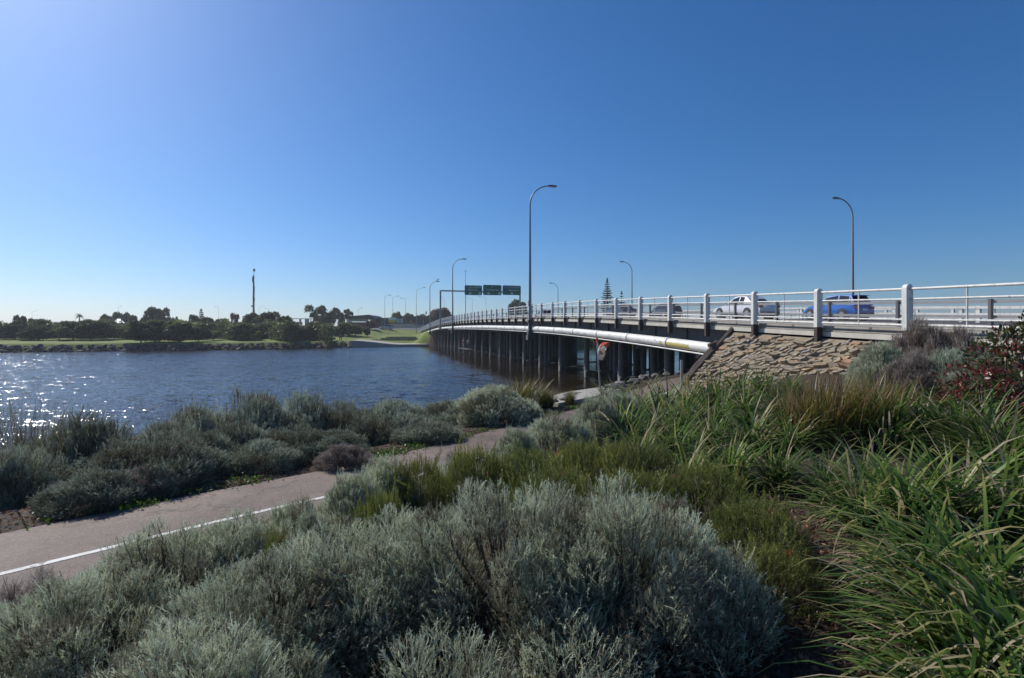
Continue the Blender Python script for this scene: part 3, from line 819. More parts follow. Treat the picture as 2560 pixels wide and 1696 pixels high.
# ---------------------------------------------------------------- street lamps
def lamp(label, base, height, arm, az, kind='curved', r0=0.10, base_kind=None, group='street lamps'):
    """arm: horizontal reach; az: direction of the arm"""
    t = empty('street_lamp', base, az, label, 'street lamp', group)
    m = MB()
    if kind == 'curved':
        R = min(arm * 0.8, 2.0); pts = [(0, 0, 0), (0, 0, height * 0.35), (0, 0, height - R)]
        for k in range(1, 9): a = math.pi / 2 * k / 8; pts.append((R * (1 - math.cos(a)), 0, height - R + R * math.sin(a)))
        pts.append((arm - 0.6, 0, height))
    else:
        pts = [(0, 0, 0), (0, 0, height * 0.5), (0, 0, height - arm * 0.28), (arm * 0.06, 0, height - arm * 0.2), (arm * 0.6, 0, height - 0.06 * arm), (arm - 0.6, 0, height)]
    n = len(pts); rr = [r0 * (1 - 0.62 * min(1, (p[2] / height) + p[0] * 0.02)) for p in pts]
    m.tube(pts, rr, 10); m.build('pole', MAT['lamp_pole'], t, smooth=True)
    h = MB(); L = 0.95
    rings = []
    for x, w, hh in ((0, .05, .04), (0.12, .11, .08), (0.45, .17, .11), (0.8, .15, .10), (0.95, .06, .05)):
        rings.append([(arm - 0.65 + x, w * math.cos(a), height + 0.03 + hh * math.sin(a)) for a in [k * math.pi / 4 for k in range(8)]])
    h.loft(rings); hd = h.build('lamp_head', MAT['lamp_head'], t, smooth=True)
    g = MB(); g.box((arm - 0.14, 0, height - 0.07), (0.5, 0.22, 0.05)); g.build('diffuser', MAT['clear_lamp'], hd, bevel=0.015)
    if base_kind == 'bracket':
        b = MB(); b.box((0.0, 0, -0.12), (0.5, 0.62, 0.26)); b.box((0.0, 0, -0.62), (0.3, 0.36, 0.9)); b.box((-0.02, 0, -1.18), (0.42, 0.5, 0.34)); b.box((0, 0, -1.62), (0.62, 0.72, 0.5))
        b.build('bracket', MAT['girder'], t, bevel=0.02)
        c = MB(); c.box((-0.05, 0.02, 1.55), (0.24, 0.24, 0.5)); c.build('control_box', MAT['lamp_pole'], t, bevel=0.02)
    return t
AZN = math.atan2(NY, NX)
near_l = ["tall curved lamp in front of the bridge rail, nearest and tallest", "curved lamp on the bridge edge left of the green road signs",
          "curved lamp with a bird on it, past the sign gantry's left post"]
LAMP_S = []
for lab, Y in zip(near_l, (49.3, 99.7, 142.6)):
    s = Y / DN; LAMP_S.append(s)
    p = B(s, -0.55, -0.35)
    lamp(lab, p, CAM_Z + 13.9 - p.z if Y < 60 else CAM_Z + 14.2 - p.z, 2.35, AZN, 'curved', 0.15, 'bracket')
for lab, px, Y in (("curved lamp on the far road edge above the blue hatchback", 2132, 55.0), ("curved lamp on the far road edge right of the tall pine", 1580, 103.0),
                   ("small curved lamp on the far road edge right of the nearest tall lamp", 1395, 146.0)):
    s_, q_ = sq((px - 1280) / 1320 * Y, Y); p = B(s_, q_, -0.1)
    lamp(lab, p, CAM_Z + 14.0 - p.z, 2.3, AZN + math.pi, 'curved', 0.15)
for lab, px, ty, by, Y, sg, arm in (
        ("tall bent-arm lamp just left of the far end of the bridge", 1041, 719, 828, 190, 1, 3.0),
        ("bent-arm lamp standing by the silver four-wheel drive on the far road", 962, 738, 826, 205, 1, 2.2),
        ("bent-arm lamp behind the yellow and white billboard", 982, 740, 818, 225, 1, 2.4),
        ("bent-arm lamp leaning left beside the red signal on the far road", 1014, 745, 810, 235, -1, 2.2),
        ("small bent-arm lamp above the curved-roof station building", 895, 770, 812, 250, 1, 2.0),
        ("slim lamp rising behind the trees just right of the phone mast", 648, 765, 806, 300, 1, 3.2),
        ("slim lamp in the distance left of the phone mast", 547, 767, 806, 300, -1, 2.4),
        ("thin far lamp over the flat-topped trees on the left", 296, 765, 800, 300, 1, 1.8),
        ("thin far lamp at the far left above the dark trees", 80, 777, 810, 300, 1, 2.8),
        ("thin far lamp second right of the phone mast", 672, 771, 806, 300, -1, 2.0),
        ("left one of two lamps below the green road signs", 1181, 743, 790, 300, -1, 4.0),
        ("right one of two lamps below the green road signs", 1215, 741, 790, 300, -1, 4.0),
        ("far lamp behind the gantry's left post", 1111, 744, 800, 300, -1, 2.6)):
    p = at(px, by, Y); g = gz(p.x, p.y); top = at(px, ty, Y).z
    lamp(lab, (p.x, p.y, g - 0.1), top - g, arm, 0 if sg > 0 else math.pi, 'bent', 0.11)
# slim mast with a cross arm rising behind the left green sign
p = at(1164, 800, 260); g = gz(p.x, p.y)
t = empty('mast', (p.x, p.y, g - .1), 0, 'slim mast with a tiny cross arm above the left green sign', 'mast')
hM = at(1164, 676, 260).z - g
m = MB(); m.tube([(0, 0, 0), (0, 0, hM)], [0.22, 0.08], 8); m.build('pole', MAT['lamp_pole'], t, smooth=True)
m = MB(); m.tube([(-1.0, 0, hM - 0.3), (1.0, 0, hM - 0.3)], 0.06, 6); m.build('cross_arm', MAT['lamp_pole'], t)

# bird on the third lamp
def bird(label, loc, rz):
    t = empty('bird', loc, rz, label, 'bird')
    rings = []
    for x, z, r in ((-0.52, 0.22, .02), (-0.38, 0.26, .06), (-0.15, 0.32, .14), (0.08, 0.40, .16), (0.22, 0.50, .11), (0.30, 0.60, .075), (0.38, 0.66, .085), (0.46, 0.65, .05), (0.56, 0.62, .012)):
        rings.append([(x + 0.25 * r * math.sin(a), r * math.cos(a), z + r * math.sin(a)) for a in [k * math.pi / 4 for k in range(8)]])
    m = MB(); m.loft(rings)
    for y in (-0.05, 0.05): m.tube([(0.02, y, 0.3), (0.02, y, 0.0)], 0.018, 5)
    b = m.build('body', MAT['feather'], t, smooth=True)
    for y in (-1, 1):
        w = MB(); w.loft([[(0.15, y * .12, .46), (0.15, y * .17, .36), (-.0, y * .17, .30)], [(-0.1, y * .14, .42), (-.12, y * .17, .32), (-.2, y * .15, .27)], [(-0.5, y * .05, .28), (-.5, y * .06, .25), (-.5, y * .05, .24)]])
        w.build('wing', MAT['feather'], t)
s = LAMP_S[2]; p = B(s, -0.55, 0); hp = Vector((p.x + NX * 2.1, p.y + NY * 2.1, CAM_Z + 14.2 + 0.12))
bird('dark bird perched on the head of a curved bridge lamp', hp, AZN)

# ---------------------------------------------------------------- sign gantry
sG = 119.0 / DN
gan = empty('sign_gantry', (0, 0, 0), 0, 'grey portal gantry carrying three green road signs over the bridge', 'gantry')
zt = CAM_Z + 9.75
def gp(q, z): p = B(sG, q); return Vector((p.x, p.y, z))
m = MB(); p0 = B(sG, -0.55, -0.9); m.tube([p0, gp(-0.55, zt)], 0.19, 10); m.build('post', MAT['rail_grey'], gan, smooth=True)
m = MB(); m.tube([gp(18.0, B(sG, 18).z - .4), gp(18.0, zt)], 0.19, 10); m.build('post', MAT['rail_grey'], gan, smooth=True)
m = MB(); m.tube([gp(-0.55, zt), gp(18.0, zt)], 0.16, 10); m.build('beam', MAT['steel_grey'], gan, smooth=True)
m = MB(); m.box(B(sG, -0.55, -1.0), (0.9, 0.7, 0.5), rot); m.build('footing', MAT['concrete'], gan, bevel=0.03)
def text_mesh(txt, size):
    c = bpy.data.curves.new('lettering', 'FONT'); c.body = txt; c.size = size; c.align_x = 'CENTER'; c.align_y = 'CENTER'; c.extrude = 0.004; c.offset = size * 0.012
    o = bpy.data.objects.new('lettering', c); COL.objects.link(o)
    dg = bpy.context.evaluated_depsgraph_get(); me = bpy.data.meshes.new_from_object(o.evaluated_get(dg))
    bpy.data.objects.remove(o); bpy.data.curves.remove(c)
    return me
def arrow_mesh(tilt):
    m = MB(); P = [(-.07, .32), (.07, .32), (.07, -.02), (.36, .16), (.36, -.02), (0, -.34), (-.36, -.02), (-.36, .16), (-.07, -.02)]
    m.add([(x * math.cos(tilt) - y * math.sin(tilt), x * math.sin(tilt) + y * math.cos(tilt), 0.005) for x, y in P], [(0, 1, 2, 8), (2, 3, 4, 5), (8, 2, 5), (8, 5, 6, 7)])
    return m.mesh('arrow', MAT['sign_white'])
def shield_mesh():
    m = MB(); P = [(-.24, .26), (0, .30), (.24, .26), (.26, 0), (.16, -.22), (0, -.32), (-.16, -.22), (-.26, 0)]
    m.add([(x, y, 0.005) for x, y in P], [tuple(range(8))]); return m.mesh('route_shield', MAT['sign_blue'])
def green_sign(label, x0, x1, y0, y1, items):
    # find the two ends along the gantry line
    def q_at(px):
        b0 = B(sG, 0); k = (px - 1280) / 1320
        return (k * b0.y - b0.x) / (NX - k * NY)
    qa, qb = q_at(x0), q_at(x1); p = B(sG, (qa + qb) / 2); sc = p.y / 1320
    za, zb = CAM_Z + (835.5 - y1) * sc, CAM_Z + (835.5 - y0) * sc
    W, H = qb - qa, zb - za
    t = empty('road_sign', (p.x - DX * .35, p.y - DY * .35, (za + zb) / 2), AZN, label, 'road sign', 'green signs on the gantry')
    m = MB(); r = 0.28; prof = []
    for cx, cz, a0 in ((W / 2 - r, H / 2 - r, 0), (-W / 2 + r, H / 2 - r, 90), (-W / 2 + r, -H / 2 + r, 180), (W / 2 - r, -H / 2 + r, 270)):
        for k in range(5): a = math.radians(a0 + 22.5 * k); prof.append((cx + r * math.cos(a), cz + r * math.sin(a)))
    m.loft([[(x, 0.05, z) for x, z in prof], [(x, -0.03, z) for x, z in prof]]); m.build('panel', MAT['sign_green'], t)
    m = MB()
    for f0, f1 in ((0.975, 0.945),):
        a = [(x * f0, -0.034, z * f0) for x, z in prof]; b = [(x * f1, -0.034, z * f1) for x, z in prof]; n = len(prof)
        m.add(a + b, [(k, (k + 1) % n, n + (k + 1) % n, n + k) for k in range(n)])
    m.build('border', MAT['sign_green'], t)
    for kind, val, u, v, size in items:
        if kind == 'text': me = text_mesh(val, size * H); me.materials.clear(); me.materials.append(MAT['sign_white']); nm = 'lettering'
        elif kind == 'arrow': me = arrow_mesh(val); nm = 'arrow'
        else: me = shield_mesh(); nm = 'route_shield'
        o = obj(nm, me, t, (u * W / 2, -0.042, v * H / 2)); o.rotation_euler = (math.pi / 2, 0, 0)
        if kind == 'shield' and val:
            m2 = text_mesh(val, 0.42); m2.materials.clear(); m2.materials.append(MAT['sign_white'])
            o2 = obj('lettering', m2, o, (0, 0, 0.012))
        if kind in ('arrow',): o.scale = (size, size, 1)
        if kind == 'shield': o.scale = (size, size, 1)
    m = MB()
    for u in (-.3, .3): m.box((u * W, 0.2, zt - (za + zb) / 2), (0.08, 0.3, 0.5))
    m.build('mounting', MAT['steel_grey'], t)
green_sign('left green road sign on the gantry, reading Fwy NORTH and Perth City', 1161, 1204.5, 714.3, 738.6,
           [('shield', '2', -.78, .62, 1.0), ('text', 'Fwy NORTH', .20, .60, .225), ('text', 'Perth City', -.1, .08, .225), ('arrow', 0, -.38, -.62, 1.0), ('arrow', 0.7, .72, -.62, 1.0)])
green_sign('middle green road sign on the gantry, reading Canning Hwy', 1207, 1253, 713.3, 738.6,
           [('shield', '6', 0.0, .62, 1.0), ('text', 'Canning Hwy', 0.05, .04, .225), ('arrow', 0, -.42, -.62, 1.0), ('arrow', 0.7, .76, -.60, 1.0)])
green_sign('right green road sign on the gantry, reading Fwy SOUTH and Manning Rd', 1255.5, 1301, 714.6, 738.4,
           [('shield', '1', -.80, .62, .95), ('shield', '2', -.48, .62, .95), ('shield', '', -.72, .02, .8), ('text', 'Fwy SOUTH', .32, .60, .22), ('text', 'Manning Rd', .22, .02, .22), ('arrow', 0, .02, -.62, 1.0)])

# ---------------------------------------------------------------- convex mirror on its pole, bollard post, blue chevron board
mp = Vector((3.12, 18.55, PATH_Z))
t = empty('mirror_post', (mp.x, mp.y, 1.3), 0, 'convex path mirror with orange hood on a thin grey pole', 'mirror')
m = MB(); m.tube([(0, 0, 0), (-0.09, 0, 1.2), (-0.13, 0, 2.02)], 0.032, 10); m.build('pole', MAT['steel_grey'], t, smooth=True)
m = MB(); m.tube([(-0.128, 0, 1.86), (-0.132, 0, 2.06)], 0.037, 10); m.build('pole_cap', MAT['orange'], t, smooth=True)
def dish(rad, depth, n=20, k=5):
    V = [(0, -depth, 0)]; F = []
    for i in range(1, k + 1):
        r = rad * i / k; y = -depth * (1 - (i / k) ** 2)
        for j in range(n): a = 2 * math.pi * j / n; V.append((r * math.cos(a), y, r * math.sin(a)))
    for j in range(n): F.append((0, 1 + j, 1 + (j + 1) % n))
    for i in range(k - 1):
        for j in range(n): F.append((1 + i * n + j, 1 + (i + 1) * n + j, 1 + (i + 1) * n + (j + 1) % n, 1 + i * n + (j + 1) % n))
    return V, F
hd = MB(); V, F = dish(0.29, 0.085); hd.add(V, F)
Rm = Matrix.Rotation(math.radians(57), 4, 'Z') @ Matrix.Rotation(math.radians(8), 4, 'X')
mo = hd.build('mirror_face', MAT['mirror'], t, smooth=True); mo.matrix_local = Matrix.Translation((0.06, -0.06, 1.56)) @ Rm
bk = MB(); n = 20
bk.loft([[(0.31 * math.cos(a), 0.0, 0.31 * math.sin(a)) for a in [2 * math.pi * j / n for j in range(n)]], [(0.30 * math.cos(a), 0.05, 0.30 * math.sin(a)) for a in [2 * math.pi * j / n for j in range(n)]],
         [(0.2 * math.cos(a), 0.10, 0.2 * math.sin(a)) for a in [2 * math.pi * j / n for j in range(n)]]])
bo = bk.build('mirror_back', MAT['white_paint'], t, smooth=True); bo.matrix_local = Matrix.Translation((0.06, -0.06, 1.56)) @ Rm @ Matrix.Translation((0, 0.006, 0))
hv = MB(); vs = []; fs = []
for k in range(9):
    a = math.radians(20 + 140 * k / 8); e = math.sin(math.pi * k / 8) * 0.16 + 0.02
    vs += [(0.32 * math.cos(a), 0.02, 0.32 * math.sin(a)), (0.315 * math.cos(a), -e, 0.315 * math.sin(a) + 0.02), (0.335 * math.cos(a), -e, 0.335 * math.sin(a) + 0.02), (0.34 * math.cos(a), 0.02, 0.34 * math.sin(a))]
for k in range(8):
    for j in range(4): fs.append((4 * k + j, 4 * k + (j + 1) % 4, 4 * k + 4 + (j + 1) % 4, 4 * k + 4 + j))
hv.add(vs, fs); ho = hv.build('hood', MAT['orange'], t); ho.matrix_local = Matrix.Translation((0.06, -0.06, 1.56)) @ Rm
bp = Vector((6.55, 20.4, 1.3))
t = empty('bollard', bp, 0.3, 'grey square path post with a yellow side plate under the bridge end', 'bollard')
m = MB(); m.box((0, 0, 0.55), (0.085, 0.085, 1.25)); m.build('post', MAT['steel_grey'], t, bevel=0.01)
m = MB(); m.box((0.12, 0, 0.60), (0.36, 0.03, 0.045)); m.build('cross_bar', MAT['faded_yellow'], t)
m = MB(); m.box((0.30, 0.01, 0.32), (0.10, 0.02, 0.56)); m.build('side_plate', MAT['faded_yellow'], t)
cb = at(1748, 882, 25.0)
t = empty('chevron_board', cb, 0.35, 'small blue and white arrow board in the shade under the bridge', 'sign')
m = MB(); m.box((0, 0.012, 0), (0.42, 0.02, 0.42)); m.build('board', MAT['sign_blue'], t)
m = MB()
for k in (0, 1):
    z = 0.0 - 0.16 * k
    m.add([(-.2, -.004, z - .12), (-.2, -.004, z - .02), (.2, -.004, z + .20), (.2, -.004, z + .10)], [(0, 1, 2, 3)])
m.build('stripe', MAT['sign_white'], t)
m = MB(); m.tube([(0, 0.05, -cb.z + 1.2), (0, 0.05, 0.25)], 0.03, 6); m.build('post', MAT['steel_grey'], t)

# concrete pad by the mirror and the stones at the water's edge
m = MB()
pad = [(1.35, 15.3), (2.6, 16.9), (4.0, 19.2), (3.2, 19.9), (1.9, 18.4), (0.75, 16.2)]
m.loft([[(x, y, 1.0) for x, y in pad], [(x, y, 1.47) for x, y in pad]]); tag(m.build('concrete_pad', MAT['concrete'], None, bevel=0.03), 'pale concrete pad around the foot of the mirror pole', 'concrete pad')

def rock_mesh(seed, mat, nm='rock'):
    r = random.Random(seed); bm = bmesh.new(); bmesh.ops.create_icosphere(bm, subdivisions=2, radius=1)
    cuts = [(Vector((r.gauss(0, 1), r.gauss(0, 1), r.gauss(0, 1))).normalized(), r.uniform(0.55, 0.85)) for _ in range(9)]
    for v in bm.verts:
        for nrm, d in cuts:
            e = v.co.dot(nrm) - d
            if e > 0: v.co -= nrm * e
        v.co *= r.uniform(0.96, 1.04)
    me = bpy.data.meshes.new(nm); bm.to_mesh(me); bm.free(); me.materials.append(mat); return me
SHR = [rock_mesh(i, MAT['shore_stone'], 'stone') for i in range(5)]
sw = empty('shore_stones', (0, 0, 0), 0, 'pale broken stones edging the water behind the mirror pole', 'stones')
for k in range(46):
    tt = k / 46; i = int(np.searchsorted(PD[:, 1], 15.2 + tt * 17)); pnt = PD[min(i, len(PD) - 1)]; nr = PNR[min(i, len(PD) - 1)]
    u = random.uniform(0.7, 2.3) if tt < .75 else random.uniform(0.2, 3.0)
    x, y = pnt[0] - nr[0] * u, pnt[1] - nr[1] * u
    o = obj('stone', SHR[k % 5], sw, (x, y, gz(x, y) + 0.12)); sc = random.uniform(0.12, 0.26)
    o.scale = (sc * 1.4, sc, sc * 0.6); o.rotation_euler = (random.uniform(-.3, .3), random.uniform(-.3, .3), random.uniform(0, 6.3))

# ---------------------------------------------------------------- cars
def car(label, s, q, paint, kind, group='cars on the bridge', loc=None, rz=None):
    K = {'hatch': dict(L=4.15, W=1.74, H=1.60, xs=(-2.07, -1.98, -1.3, 0.9, 1.75, 2.07), zs=(0.72, 0.96, 0.97, 0.98, 0.80, 0.58), cab=(-1.98, -1.62, 0.12, 0.98), wb=(-1.22, 1.32)),
         'sedan': dict(L=4.75, W=1.80, H=1.50, xs=(-2.37, -2.28, -1.2, 0.75, 1.95, 2.37), zs=(0.74, 0.98, 0.94, 0.92, 0.76, 0.56), cab=(-1.72, -0.95, 0.15, 1.05), wb=(-1.38, 1.42)),
         'suv': dict(L=4.75, W=1.86, H=1.78, xs=(-2.37, -2.3, -1.3, 0.95, 1.95, 2.37), zs=(0.85, 1.08, 1.10, 1.10, 0.98, 0.70), cab=(-2.28, -2.02, 0.2, 1.0), wb=(-1.38, 1.42))}[kind]
    p = B(s, q, -0.10) if loc is None else Vector(loc)
    t = empty('parked_car' if group is None else 'car', p, BRZ if rz is None else rz, label, 'car', group)
    slope = (zr(s + 1) - zr(s - 1)) / 2 if loc is None else 0
    t.rotation_euler = (0, -math.atan(slope), BRZ if rz is None else rz)
    W, H = K['W'] / 2, K['H']
    xx = np.linspace(K['xs'][0], K['xs'][-1], 19); zz = np.interp(xx, K['xs'], K['zs'])
    rings = []
    for x, z in zip(xx, zz):
        e = (x - xx[0]) / (xx[-1] - xx[0]); tp = 1 - 0.16 * max(0, abs(2 * e - 1) - 0.72) / 0.28
        w = W * tp; zb = 0.20 + 0.10 * max(0, abs(2 * e - 1) - 0.8) / 0.2
        rings.append([(x, -w * .90, zb), (x, -w, zb + .14), (x, -w, zb + (z - zb) * .62), (x, -w * .965, z - .05), (x, -w * .88, z), (x, 0, z + .025),
                      (x, w * .88, z), (x, w * .965, z - .05), (x, w, zb + (z - zb) * .62), (x, w, zb + .14), (x, w * .90, zb)])
    m = MB(); m.loft(rings); m.build('body', MAT[paint], t, smooth=True)
    x0, x1, x2, x3 = K['cab']; zb = float(np.interp((x0 + x3) / 2, K['xs'], K['zs'])) - .01
    zf = float(np.interp(x3, K['xs'], K['zs'])); zk = float(np.interp(x0, K['xs'], K['zs']))
    wb_, wt = W * .90, W * .70
    st = [(x0, zk, wb_ * .93, wb_ * .92, zk), (x1, zb, wb_, wt * .97, H - .05), ((x1 + x2) / 2, zb, wb_, wt, H), (x2, zb, wb_, wt * .97, H - .05), (x3, zf, wb_ * .95, wb_ * .94, zf)]
    m = MB(); m.loft([[(x, -a, z0 - .02), (x, -b, z1), (x, -b * .8, z1 + (.03 if z1 > 1.2 else 0)), (x, b * .8, z1 + (.03 if z1 > 1.2 else 0)), (x, b, z1), (x, a, z0 - .02)] for x, z0, a, b, z1 in st])
    m.build('cabin', MAT[paint], t, smooth=True)
    def pane(nm, P, off):
        P = [Vector(a) for a in P]; nrm = (P[1] - P[0]).cross(P[2] - P[0]).normalized(); c = sum(P, Vector()) / len(P)
        if nrm.dot(c - Vector(((x1 + x2) / 2, 0, zb))) < 0: nrm = -nrm
        g = MB(); g.add([a + nrm * off for a in P] , [tuple(range(len(P)))]); g.build(nm, MAT['glass'], t)
    def lerp(a, b, f): return tuple(a[i] + (b[i] - a[i]) * f for i in range(3))
    for sg in (-1, 1):
        def bot(x): return (x, sg * np.interp(x, [x0, x1, x2, x3], [wb_ * .93, wb_, wb_, wb_ * .95]), np.interp(x, [x0, x1, x2, x3], [zk, zb, zb, zf]) + .03)
        def top(x): return (x, sg * np.interp(x, [x0, x1, (x1 + x2) / 2, x2, x3], [wb_ * .92, wt * .97, wt, wt * .97, wb_ * .94]), np.interp(x, [x0, x1, (x1 + x2) / 2, x2, x3], [zk, H - .05, H, H - .05, zf]) - .03)
        mid = (x1 + x2) / 2
        pane('side_window', [bot(mid + .05), bot(x3 - .28), lerp(bot(x2 + .1), top(x2 + .1), .93), top(mid + .05)], .012)
        pane('side_window', [bot(x1 + .12), bot(mid - .05), top(mid - .05), lerp(bot(x1 + .12), top(x1 + .12), .95)], .012)
        if kind != 'sedan': pane('quarter_window', [bot(x0 + .30), bot(x1 + .02), lerp(bot(x1 + .02), top(x1 + .02), .9), lerp(bot(x0 + .30), top(x0 + .30), .6)], .012)
        mm = MB(); mm.box((x3 - .25, sg * (wb_ + .10), zb + .10), (.14, .17, .11)); mm.build('door_mirror', MAT[paint], t, bevel=.03)
        hl = MB(); hl.box((K['xs'][-1] - .14, sg * W * .66, K['zs'][-2] - .13), (.22, W * .36, .13)); hl.build('headlight', MAT['clear_lamp'], t, bevel=.03)
        tl = MB(); tl.box((K['xs'][0] + .07, sg * W * .70, K['zs'][1] - .16), (.16, W * .32, .17)); tl.build('tail_light', MAT['red_lamp'], t, bevel=.03)
        sk = MB(); sk.box((0, sg * (W - .01), .27), (K['wb'][1] - K['wb'][0] - .7, .05, .10)); sk.build('sill', MAT['black_trim'], t)
        for xw in K['wb']:
            R = .33 if kind != 'suv' else .37
            ar = MB(); ar.tube([(xw, sg * (W - .30), R + .02), (xw, sg * (W + .006), R + .02)], R + .07, 20); ar.build('wheel_arch', MAT['black_trim'], t)
            wl = MB(); wl.tube([(xw, sg * (W - .20), R), (xw, sg * (W + .015), R), (xw, sg * (W + .03), R)], [R, R, R - .03], 20); w_o = wl.build('tyre', MAT['tyre'], t, smooth=True)
            rm = MB(); rm.tube([(xw, sg * (W + .022), R), (xw, sg * (W + .042), R)], [R * .66, R * .60], 16)
            rm.build('rim', MAT['rim'], w_o)
    def wsp(fx, yv, zt_): return (fx, yv, zt_)
    pane('windscreen', [(x3 - .04, -wb_ * .86, zf + .03), (x3 - .04, wb_ * .86, zf + .03), (x2 + .03, wt * .86, H - .06), (x2 + .03, -wt * .86, H - .06)], .014)
    pane('rear_window', [(x0 + .04, -wb_ * .82, zk + .04), (x0 + .04, wb_ * .82, zk + .04), (x1 - .03, wt * .84, H - .07), (x1 - .03, -wt * .84, H - .07)], .014)
    m = MB(); m.box((K['xs'][0] + .02, 0, .42), (.10, W * 1.6, .16)); m.build('rear_bumper', MAT['black_trim'], t, bevel=.03)
    m = MB(); m.box((K['xs'][0] - .005, 0, .68), (.02, .38, .11)); m.build('number_plate', MAT['sign_white'], t)
    if kind == 'hatch':
        m = MB(); m.box((x1 - .16, 0, H - .035), (.26, wt * 1.7, .035)); m.build('spoiler', MAT[paint], t, bevel=.01)
    return t
car('bright blue hatchback driving away over the bridge', 32.0, 14.9, 'paint_blue', 'hatch')
car('white four-door sedan driving over the bridge', 34.1, 9.5, 'paint_white', 'sedan')
car('glossy black hatchback ahead of the white sedan', 53.0, 14.7, 'paint_black', 'hatch')
car('dark navy sedan seen below the small pine', 53.6, 9.8, 'paint_navy', 'sedan')
car('black high-roofed four-wheel drive behind the nearest tall lamp', 85.7, 11.9, 'paint_black', 'suv')
car('white sedan far along the bridge below the right green sign', 111.0, 10.2, 'paint_white', 'sedan')

# ---------------------------------------------------------------- people
def skin_mesh(name, pts, edges, radii, mat):
    me = bpy.data.meshes.new(name); me.from_pydata(pts, edges, [])
    o = bpy.data.objects.new(name, me); COL.objects.link(o)
    md = o.modifiers.new('skin', 'SKIN')
    if not me.skin_vertices:
        pass
    for i, r in enumerate(radii):
        me.skin_vertices[0].data[i].radius = (r, r) if not isinstance(r, tuple) else r
    me.skin_vertices[0].data[0].use_root = True
    o.modifiers.new('sub', 'SUBSURF').levels = 1
    o.modifiers['sub'].render_levels = 1
    dg = bpy.context.evaluated_depsgraph_get()
    m2 = bpy.data.meshes.new_from_object(o.evaluated_get(dg))
    bpy.data.objects.remove(o); bpy.data.meshes.remove(me)
    m2.name = name; m2.materials.clear(); m2.materials.append(mat)
    m2.polygons.foreach_set("use_smooth", [True] * len(m2.polygons))
    return m2
def person(label, loc, rz, shirt, trousers, hat=None, stride=0.12, arms='down', h=1.74):
    t = empty('person', loc, rz, label, 'person'); k = h / 1.74
    fwd = 0.28 if arms == 'rod' else 0.06
    P = [(0, 0, .95), (0, 0, 1.15), (0, 0, 1.38), (0, 0.01, 1.50), (0, 0.02, 1.60), (0, 0.03, 1.72)]
    E = [(0, 1), (1, 2), (2, 3), (3, 4), (4, 5)]; R = [(.15, .11), (.14, .10), (.17, .10), (.055, .055), (.085, .10), (.07, .085)]
    J = {}
    for sg in (-1, 1):
        b = len(P); f = stride * sg
        P += [(sg * .09, 0, .88), (sg * .10, f * .5 + .02, .50), (sg * .10, f - .02, .09), (sg * .11, f + .13, .04)]; R += [.095, .062, .045, .04]
        E += [(0, b), (b, b + 1), (b + 1, b + 2), (b + 2, b + 3)]
        a = len(P)
        P += [(sg * .20, 0, 1.40), (sg * .25, fwd * .3, 1.13), (sg * .24, fwd + .05, .92 + (.2 if arms == 'rod' else 0)), (sg * .235, fwd + .10, .84 + (.24 if arms == 'rod' else 0))]; R += [.065, .045, .034, .03]
        E += [(2, a), (a, a + 1), (a + 1, a + 2), (a + 2, a + 3)]
        J[sg] = (b, a)
    P = [(x * k, y * k, z * k) for x, y, z in P]
    obj('body', skin_mesh('body', P, E, R, MAT['skin']), t)
    sp = [(0, 0, .93), (0, 0, 1.15), (0, 0, 1.40)]; se = [(0, 1), (1, 2)]; sr = [(.17, .13), (.16, .12), (.185, .12)]
    for sg in (-1, 1):
        a = len(sp); sp += [(sg * .205, 0, 1.40), (sg * .25, fwd * .3, 1.15)]; se += [(2, a), (a, a + 1)]; sr += [.082, .062]
    obj('shirt', skin_mesh('shirt', [(x * k, y * k, z * k) for x, y, z in sp], se, sr, MAT[shirt]), t)
    tp = [(0, 0, .96)]; te_ = []; tr = [(.175, .13)]
    for sg in (-1, 1):
        f = stride * sg; a = len(tp); tp += [(sg * .095, 0, .86), (sg * .10, f * .5 + .02, .50), (sg * .10, f - .02, .12)]; te_ += [(0, a), (a, a + 1), (a + 1, a + 2)]; tr += [.11, .078, .06]
    obj('trousers', skin_mesh('trousers', [(x * k, y * k, z * k) for x, y, z in tp], te_, tr, MAT[trousers]), t)
    hm = MB(); rings = []
    for z, r in ((1.62, .085), (1.67, .103), (1.73, .098), (1.78, .06), (1.80, .01)):
        rings.append([(r * math.cos(a) * .9, r * math.sin(a) - .0, z * k) for a in [2 * math.pi * j / 10 for j in range(10)]])
    hm.loft(rings); hm.build('cap' if hat else 'hair', MAT[hat] if hat else MAT['hair'], t, smooth=True)
    return t
p1 = at(849.5, 851, 141); p2 = at(854, 851, 141)
for pp, lab, rz in ((p1, 'left one of two dark-clothed people walking on the far bank', 1.2), (p2, 'right one of two dark-clothed people walking on the far bank', 1.2)):
    person(lab, (pp.x, pp.y, gz(pp.x, pp.y)), rz, 'cloth_dark', 'cloth_dark', None, 0.2)
